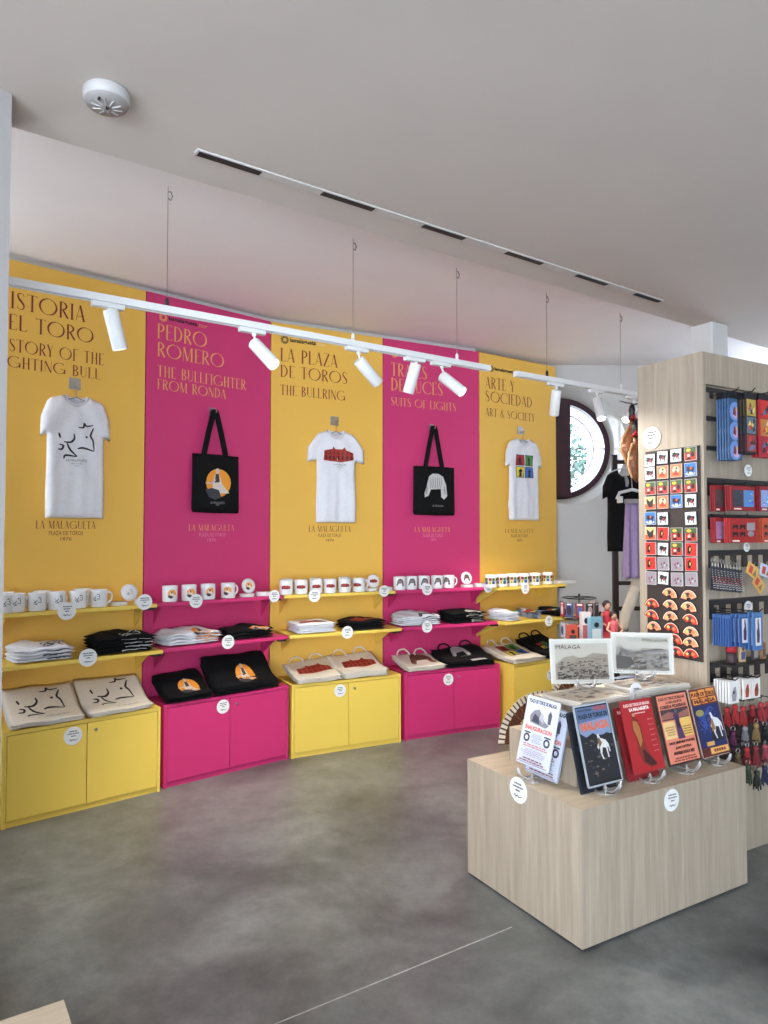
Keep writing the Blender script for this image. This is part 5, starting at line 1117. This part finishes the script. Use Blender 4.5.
# a slim shelf with small souvenirs
x0, z = at(712, 668, .05); 
t = thing('rail_shelf', 'slim timber shelf clipped to the eighth rail of the timber display', 'shelf', PI_, (.02, 0, .874), 0); MB().box(.006, 1.2, -.11, .003, 0, .008).build('shelf_board', BLKM, t)
for k, (px, w, c, c2, nm) in enumerate(((731.5, .036, (170, 34, 44), (60, 40, 44), 'red topped round tin'), (742, .04, (206, 176, 130), (70, 80, 130), 'tan card with a blue label'), (755, .04, (60, 52, 56), (150, 140, 130), 'dark figure card'), (763, .03, (150, 110, 76), (90, 70, 56), 'brown wooden souvenir block'))):
    x = at(px, 660, .06)[0]
    t = thing('souvenir', '%s on the slim shelf of the timber display' % nm, 'souvenir', PI_, (x, -.06, .8825), 0, 'souvenirs on the slim shelf')
    if k == 0:
        MB().lathe([(0, 0), (.02, 0), (.022, .01), (.022, .05), (0, .05)], 16).build('tin_body', flat(c2), t); MB().lathe([(0, .05), (.023, .05), (.023, .078), (.018, .084), (0, .084)], 16).build('lid', flat(c), t)
    else:
        MB().box(-w / 2, w / 2, -.006, .006, 0, .075).build('card', flat(c), t, .001); a = Art(); a.rect(-w * .36, .01, w * .36, .045, c2); a.ell(0, .058, w * .2, .01, (120, 60, 50)); a.build('print', t, lambda u, v, e: (u, -.006 - e, v))
hang('bookmark', 'bookmark', (729, 682), (739, 702.5), .11, (222, 218, 214), None, d_white((150, 146, 150)), 'white bookmark card hanging on the eighth rail', 'white bookmark cards', 6, .016)
hang('bookmark', 'bookmark', (743, 679.5), (751, 698.5), .11, (226, 220, 212), None, d_white((170, 70, 50)), 'white card with a red dress hanging on the eighth rail', 'white bookmark cards', 3, .02)
hang('bookmark', 'bookmark', (752, 679), (760.5, 697), .11, (224, 218, 210), None, d_white((150, 60, 46)), 'white card with a brown dress hanging on the eighth rail', 'white bookmark cards', 3, .02)
# tassel keyrings and castanets below
KR = [(727, 712, 'red', (196, 36, 40)), (735, 709.5, 'red', (206, 40, 44)), (743, 708, 'red', (200, 44, 46)), (752, 706.5, 'red', (190, 36, 44)), (761, 706, 'red', (214, 60, 66)), (768, 705, 'red', (206, 60, 70)),
      (733, 732, 'purple', (112, 30, 78)), (745, 728, 'silver', (160, 156, 158)), (756, 726, 'brass', (176, 140, 84)), (765, 728, 'black', (36, 32, 38)), (747, 748, 'red', (196, 40, 46)), (756, 748, 'crimson', (150, 36, 44)), (765, 748, 'pink', (206, 80, 96)),
      (738, 756, 'bronze', (120, 92, 60)), (748, 768, 'green', (66, 82, 52)), (757, 772, 'dark green', (50, 60, 44)), (765, 768, 'navy', (40, 44, 84))]
for k, (px, py, nm, c) in enumerate(KR):
    d = .05 + .02 * (k % 3) + (.03 if k > 9 else 0); x, z = at(px, py, d)
    z += R.uniform(-.012, .01); t = thing('tassel_keyring', '%s tassel keyring, number %d down the crowded low pegs of the timber display' % (nm, k + 1) if False else '%s tassel keyring on the crowded low pegs, %s in its row' % (nm, ORD[k % 7] if k < 13 else ORD[k - 13]), 'keyring', PI_, (x, -d, z), radians(R.uniform(-30, 30)), 'tassel keyrings on the low pegs')
    if k >= 13: t['label'] = '%s tassel keyring on the lowest peg row, %s in that row' % (nm, ORD[k - 13])
    elif 6 <= k: t['label'] = '%s tassel keyring on the %s low peg row of the timber display' % (nm, 'second' if k < 10 else 'third')
    MB().tube([(0, d - .004, .03), (0, 0, .034), (0, -.012, .044)], .0024, cap=True).build('hook', BLKM, t)
    MB().tube([(.01 * cos(q), 0, .022 + .01 * sin(q)) for q in [2 * pi * j / 12 for j in range(13)]], .0018).build('ring', STEEL, t)
    c = tuple(int(v * .8) for v in c); MB().lathe([(0, .014), (.008, .012), (.013, .004), (.011, -.006), (.008, -.008), (0, -.008)], 12).build('cap', flat(c), t)
    mb = MB()
    for j in range(12): q = 2 * pi * j / 12; mb.tube([(.006 * cos(q), .006 * sin(q), -.006), (.012 * cos(q), .012 * sin(q), -.03), (.015 * cos(q + .3), .015 * sin(q + .3), -.058 - .008 * (j % 3))], .0034, n=5)
    mb.build('tassel', flat(tuple(int(v * .85) for v in c), .8), t)

# ------------------------------------------------------------------ wineskins behind the display wall's back edge
LEA = mat('tan_leather', (150, 92, 54), .5, .15, 20, .1); LEB = mat('brown_leather', (124, 72, 42), .5, .15, 20, .1)
for k, (px, pyt, pyb, pxl, m, y) in enumerate(((632, 404, 468, 621, LEA, .50), (635, 420, 482, 628, LEB, .45))):
    x, zt = PI_.loc(px, pyt, y); _, zb = PI_.loc(px, pyb, y); xl, _ = PI_.loc(pxl, 452, y); h = zt - zb; w = (x - xl) * 1.0
    t = thing('leather_wineskin', '%s leather wineskin with red cord behind the timber display edge' % ('tan' if k == 0 else 'browner, lower hung'), 'wineskin', PI_, (x, y, zb), 0, 'leather wineskins')
    pf = Puff(smooth([(0, 0), (-w * .55, .08 * h), (-w, .26 * h), (-w * .85, .45 * h), (-w * .35, .62 * h), (-.012, .74 * h), (.014, .74 * h), (w * .5, .6 * h), (w, .4 * h), (w * .95, .18 * h), (w * .5, .03 * h)]), .035, .05, .02, back=.4)
    mb = MB(); pf.mesh(mb); mb.build('bag_body', m, t)
    MB().tube([(-w * .5, -.0, .07 * h), (-w * 1.0, 0, .26 * h), (-w * .86, 0, .45 * h), (-w * .36, 0, .62 * h)], .006).build('seam', mat('pale_seam', (196, 146, 100), .6), t)
    MB().lathe([(0, .72 * h), (.013, .72 * h), (.017, .78 * h), (.014, .86 * h), (.018, .9 * h), (.012, .97 * h), (.004, 1.0 * h), (0, h)], 14).build('nozzle', BLKM, t)
    MB().tube([(0, 0, .98 * h), (0, -.0, 1.01 * h), (-.05, -.01, 1.0 * h), (-.09, -.0, 1.02 * h)], .003).tube([(0, .0, .99 * h), (.0, -(y - .36) * .3, .985 * h), (.0, -(y - .366), .985 * h)], .004).build('hanging_hook', BLKM, t)
    RD = mat('red_cord', (196, 40, 52), .6, .1)
    MB().tube([(-.02, -.02, .76 * h), (.02, -.02, .75 * h), (.024, .0, .74 * h), (-.02, 0, .75 * h), (-.02, -.02, .76 * h)], .007).tube([(.0, -.022, .76 * h), (-.03, -.03, .8 * h), (-.045, -.03, .74 * h), (0, -.024, .75 * h)], .006).tube([(0, -.02, .75 * h), (.008, -.04, .64 * h), (.02, -.045, .52 * h)], .005).build('cord', RD, t)

# ------------------------------------------------------------------ dark ladder rack with hanging clothes by the window
DW = mat('dark_stained_wood', (48, 36, 34), .45, .15, 8, 0, 0, .4, (1, 1, .2)); RK = Fr((1.925, 5.88), 0)
t = thing('ladder_rack', 'dark wooden ladder clothes rack by the round window', 'clothes rack', RK, (0, 0, 0))
for x in (0, .56): MB().box(-.022 + x, .022 + x, -.02, .02, 0, 2.12).build('post', DW, t, .002)
for z in (2.06, 1.05, .84, .45): MB().box(.022, .538, -.014, .014, z - .016, z + .016).build('rung', DW, t, .002)
for x in (.1, .3): MB().tube([(x, -.014, 2.06), (x, -.3, 2.05), (x, -.315, 2.075)], .007).build('hanging_arm', BLKM, t)
for x in (0, .56): MB().box(-.02 + x, .02 + x, -.2, .2, 0, .03).build('foot', DW, t, .003)
WP = mat('white_plastic', (222, 224, 226), .4)
# black t-shirt with a silver neckline
fr = Fr((0, 5.72), 0); xa = fr.loc(606.5, 520, 0)[0]; xb = fr.loc(632, 520, 0)[0]; zt = fr.loc(618, 470, 0)[1]; zb = fr.loc(618, 551.5, 0)[1]; xc = (xa + xb) / 2 + .05; h = zt - zb
t = thing('t_shirt', 'black short-sleeved top with a silver neckline hung on the ladder rack', 'top', fr, (xc, 0, zb), 0)
pf = Puff(tee_outline(.15, h, .185), .04, .07, .03, lambda x, z: .008 * sin(x * 38 + z * 4) * max(0, 1 - z / .5)); mb = MB(); pf.mesh(mb); mb.build('shirt_body', BLKF, t)
a = Art(); a.curve([(-.002, h * .93), (.004, h * .86), (0, h * .79)], .03, (150, 150, 156)); a.build('neck_trim', t, pf.hang, .001)
hanger(fr, xc, zt + .02, 0, .15, 'white hanger holding the black top on the ladder rack', WP)
# lavender trousers and cream scarf
LAV = mat('lavender_cloth', (156, 136, 176), .85, .08, 40); fr = Fr((0, 5.5), 0)
xa = fr.loc(621.5, 577, 0)[0]; xb = fr.loc(645, 577, 0)[0]; zt = fr.loc(630, 503, 0)[1]; zb = fr.loc(630, 578.5, 0)[1]; h = zt - zb; w = (xb - xa) / 2; xc = (xa + xb) / 2
t = thing('pleated_skirt', 'lavender pleated garment hung below the white clip hanger', 'skirt', fr, (xc, 0, zb), 0)
pf = Puff([(-w, 0), (w, 0), (w * .9, h * .4), (w * .62, h), (-w * .62, h), (-w * .84, h * .4)], .03, .03, .012, lambda x, z: .018 * sin(x * 95 + .5 * z) * (1.1 - z / h * .6)); mb = MB(); pf.mesh(mb); mb.build('pleated_body', LAV, t)
MB().box(-w * .64, w * .64, -.036, .02, h - .004, h + .03).build('waistband', mat('grey_band', (150, 146, 150), .8), t)
t = thing('clip_hanger', 'white clip hanger with round shoulders above the lavender garment', 'hanger', fr, (xc, 0, zt + .03), 0)
MB().tube([(-.12, 0, .0), (-.1, -.0, .05), (0, 0, .075), (.1, 0, .05), (.12, 0, .0)], .013).build('shoulder_bar', WP, t); MB().tube([(0, 0, .075), (0, .02, .2), (.0, .1, .27)], .004).build('hook', STEEL, t)
for s in (-.1, .1): MB().box(s - .015, s + .015, -.038, .022, -.03, .02).build('clip', WP, t, .004)
CS = mat('cream_cloth', (226, 216, 196), .85, .04, 40); fr = Fr((0, 5.62), 0)
x1, z1 = fr.loc(636, 580, 0); x0, z0 = fr.loc(622, 630, 0)
t = thing('scarf', 'cream scarf draped from the lower rungs of the ladder rack', 'scarf', fr, ((x0 + x1) / 2, 0, z0), 0)
dx = (x1 - x0) / 2; h = z1 - z0
pf = Puff([(-dx - .03, 0), (-dx + .05, -.01), (-dx + .08, h * .3), (dx + .04, h * .8), (dx + .05, h), (dx - .03, h + .02), (dx - .05, h * .85), (-dx - .01, h * .35)], .02, .03, .02, lambda x, z: .007 * sin(x * 90 + z * 20)); mb = MB(); pf.mesh(mb); mb.build('cloth', CS, t)
MB().tube([(dx + .01, 0, h), (dx + .01, .1, h + .05), (dx + .01, .26, h + .0)], .022).build('knot', CS, t)

# ------------------------------------------------------------------ low table and spinner of small souvenirs behind the prints
TB = Fr((1.42, 5.15), radians(10)); TZB = .60
t = thing('display_table', 'low white display table behind the bagged prints', 'table', TB, (0, 0, 0))
MB().box(-.12, .62, -.25, .25, TZB - .03, TZB).build('tabletop', WMET, t, .003)
for x in (-.09, .59):
    for y in (-.22, .22): MB().box(x - .018, x + .018, y - .018, y + .018, 0, TZB - .03).build('leg', WMET, t)
t = thing('souvenir_spinner', 'black wire spinner of keyrings beside the last yellow shelf', 'spinner', TB, (.02, .04, TZB), 0)
MB().lathe([(0, 0), (.1, 0), (.1, .01), (.012, .018), (0, .018)], 24).build('base', BLKM, t); MB().tube([(0, 0, .015), (0, 0, .42)], .008).build('pole', BLKM, t)
for z in (.39, .24, .11): MB().tube([(.12 * cos(q), .12 * sin(q), z) for q in [2 * pi * j / 24 for j in range(25)]], .004).tube([(-.12, 0, z), (.12, 0, z)], .003).tube([(0, -.12, z), (0, .12, z)], .003).build('wire_ring', BLKM, t)
KC = [(150, 34, 44), (196, 194, 196), (34, 32, 36), (60, 72, 120), (170, 150, 150), (40, 36, 40), (120, 30, 40)]
for ti, z in enumerate((.385, .235, .105)):
    for j in range(11):
        q = pi * 1.0 + 2 * pi * j / 11; c = KC[(j * 3 + ti) % 7]; px_, py_ = .02 + .134 * cos(q), .04 + .134 * sin(q)
        if sin(q) > .75: continue
        t = thing('keyring_card', 'small keyring card, %s around the %s ring of the souvenir spinner' % (ORD[min(j, 9)], ['top', 'middle', 'bottom'][ti]), 'keyring', TB, (px_, py_, TZB + z - .1), q + pi / 2, 'keyring cards on the spinner')
        MB().box(-.03, .03, 0, .008, -.03, .075).build('card', flat(c), t, .001); a = Art(); a.ell(0, .02, .02, .034, KC[(j + ti * 2 + 1) % 7]); a.rect(-.018, .06, .018, .07, (210, 206, 204)); a.build('print', t)
        MB().tube([(0, .003, .075), (0, .003, .1)], .0015).build('loop', STEEL, t)
# figures and small boxes on the table
SK = mat('doll_skin', (206, 158, 134), .5); RDR = mat('doll_red_dress', (188, 44, 60), .6, .1, 30); HAIR = mat('doll_dark_hair', (40, 26, 26), .6)
def doll(px, pyt, y, label, dress, s):
    x, zt = TB.loc(px, pyt, y); h = zt - TZB
    t = thing('flamenco_doll', label, 'doll', TB, (x, y, TZB), 0, 'flamenco dolls')
    MB().lathe([(0, 0), (.2 * h, 0), (.21 * h, .03 * h), (.17 * h, .2 * h), (.15 * h, .2 * h), (.12 * h, .4 * h), (.1 * h, .56 * h), (.115 * h, .7 * h), (.1 * h, .77 * h), (.035 * h, .8 * h), (.034 * h, .84 * h)], 24).build('dress', dress, t)
    MB().ball((0, 0, .9 * h), .085 * h, sc=(.85, .95, 1.1)).ball((0, -.078 * h, .89 * h), .014 * h).tube([(.1 * h, 0, .74 * h), (.2 * h, -.06 * h, .6 * h), (.1 * h, -.14 * h, .52 * h)], [.035 * h, .028 * h, .022 * h]).tube([(-.1 * h, 0, .74 * h), (-.2 * h, -.06 * h, .6 * h), (-.1 * h, -.14 * h, .52 * h)], [.035 * h, .028 * h, .022 * h]).build('head_and_arms', SK, t)
    MB().ball((0, .02 * h, .925 * h), .092 * h, sc=(.98, .95, 1.0)).ball((0, .1 * h, .92 * h), .05 * h).build('hair', HAIR, t)
doll(607, 601, .03, 'red dressed dark haired doll on the low white table', RDR, 1); doll(613.5, 612, -.15, 'smaller pink and red doll before the red dressed one', mat('doll_pink_dress', (206, 92, 104), .6, .1, 30), .8)
for k, (px, pyt, w, c, c2, nm) in enumerate(((595, 617, .1, (128, 176, 196), (214, 226, 232), 'pale blue boxed souvenir'), (585, 612, .07, (214, 206, 206), (176, 90, 100), 'white patterned souvenir bag'), (572, 625, .07, (196, 80, 60), (70, 60, 60), 'orange-red boxed souvenir'), (599, 605, .06, (206, 198, 204), (150, 110, 130), 'tall pale patterned box'))):
    y = (-.16, -.12, -.19, .06)[k]; x, zt = TB.loc(px, pyt, y)
    t = thing('souvenir_box', '%s on the low white table' % nm, 'souvenir box', TB, (x, y, TZB + .0005), radians(R.uniform(-10, 10)), 'small boxes on the low table')
    h = max(.06, zt - TZB); MB().box(-w / 2, w / 2, -.02, .02, 0, h).build('box_body', flat(c), t, .002); a = Art(); a.rect(-w * .35, h * .15, w * .35, h * .7, c2); a.ell(0, h * .8, w * .2, h * .07, INK); a.build('print', t, lambda u, v, e: (u, -.02 - e, v))

# ------------------------------------------------------------------ greenery outside the round window
GL = [mat('leaf_green', (86, 112, 100), .6, .25, 3), mat('trunk_bark', (90, 74, 60), .8, .2, 10)]
t = thing('garden_tree', 'leafy green tree seen through the round window', 'tree', WORLD, (2.42, 9.6, -.2), 0)
MB().tube([(0, 0, 0), (.05, 0, 1.2), (0, 0, 2.2), (.1, 0, 3)], [.09, .07, .05, .02]).build('trunk', GL[1], t)
mb = MB()
for k in range(900):
    q, u = R.uniform(0, 2 * pi), R.uniform(-1, 1); rr_ = .46 * R.random() ** .4; c = Vector((rr_ * cos(q) * sqrt(1 - u * u), rr_ * .8 * sin(q) * sqrt(1 - u * u), 2.7 + 1.0 * rr_ * u / .46)); d1 = Vector((R.uniform(-1, 1), R.uniform(-1, 1), R.uniform(-1, .4))).normalized(); d2 = d1.orthogonal().normalized(); s = R.uniform(.05, .1)
    mb.add([c - d1 * s, c + d2 * s * .4, c + d1 * s, c - d2 * s * .4], [(0, 1, 2, 3)])
mb.build('foliage', GL[0], t)
MB_G = tag(MB().box(-4, 9, 7.2, 16, -.2, -.1).build('ground', mat('outside_gravel', (190, 184, 172), .9, .1, 6), None), kind='structure')
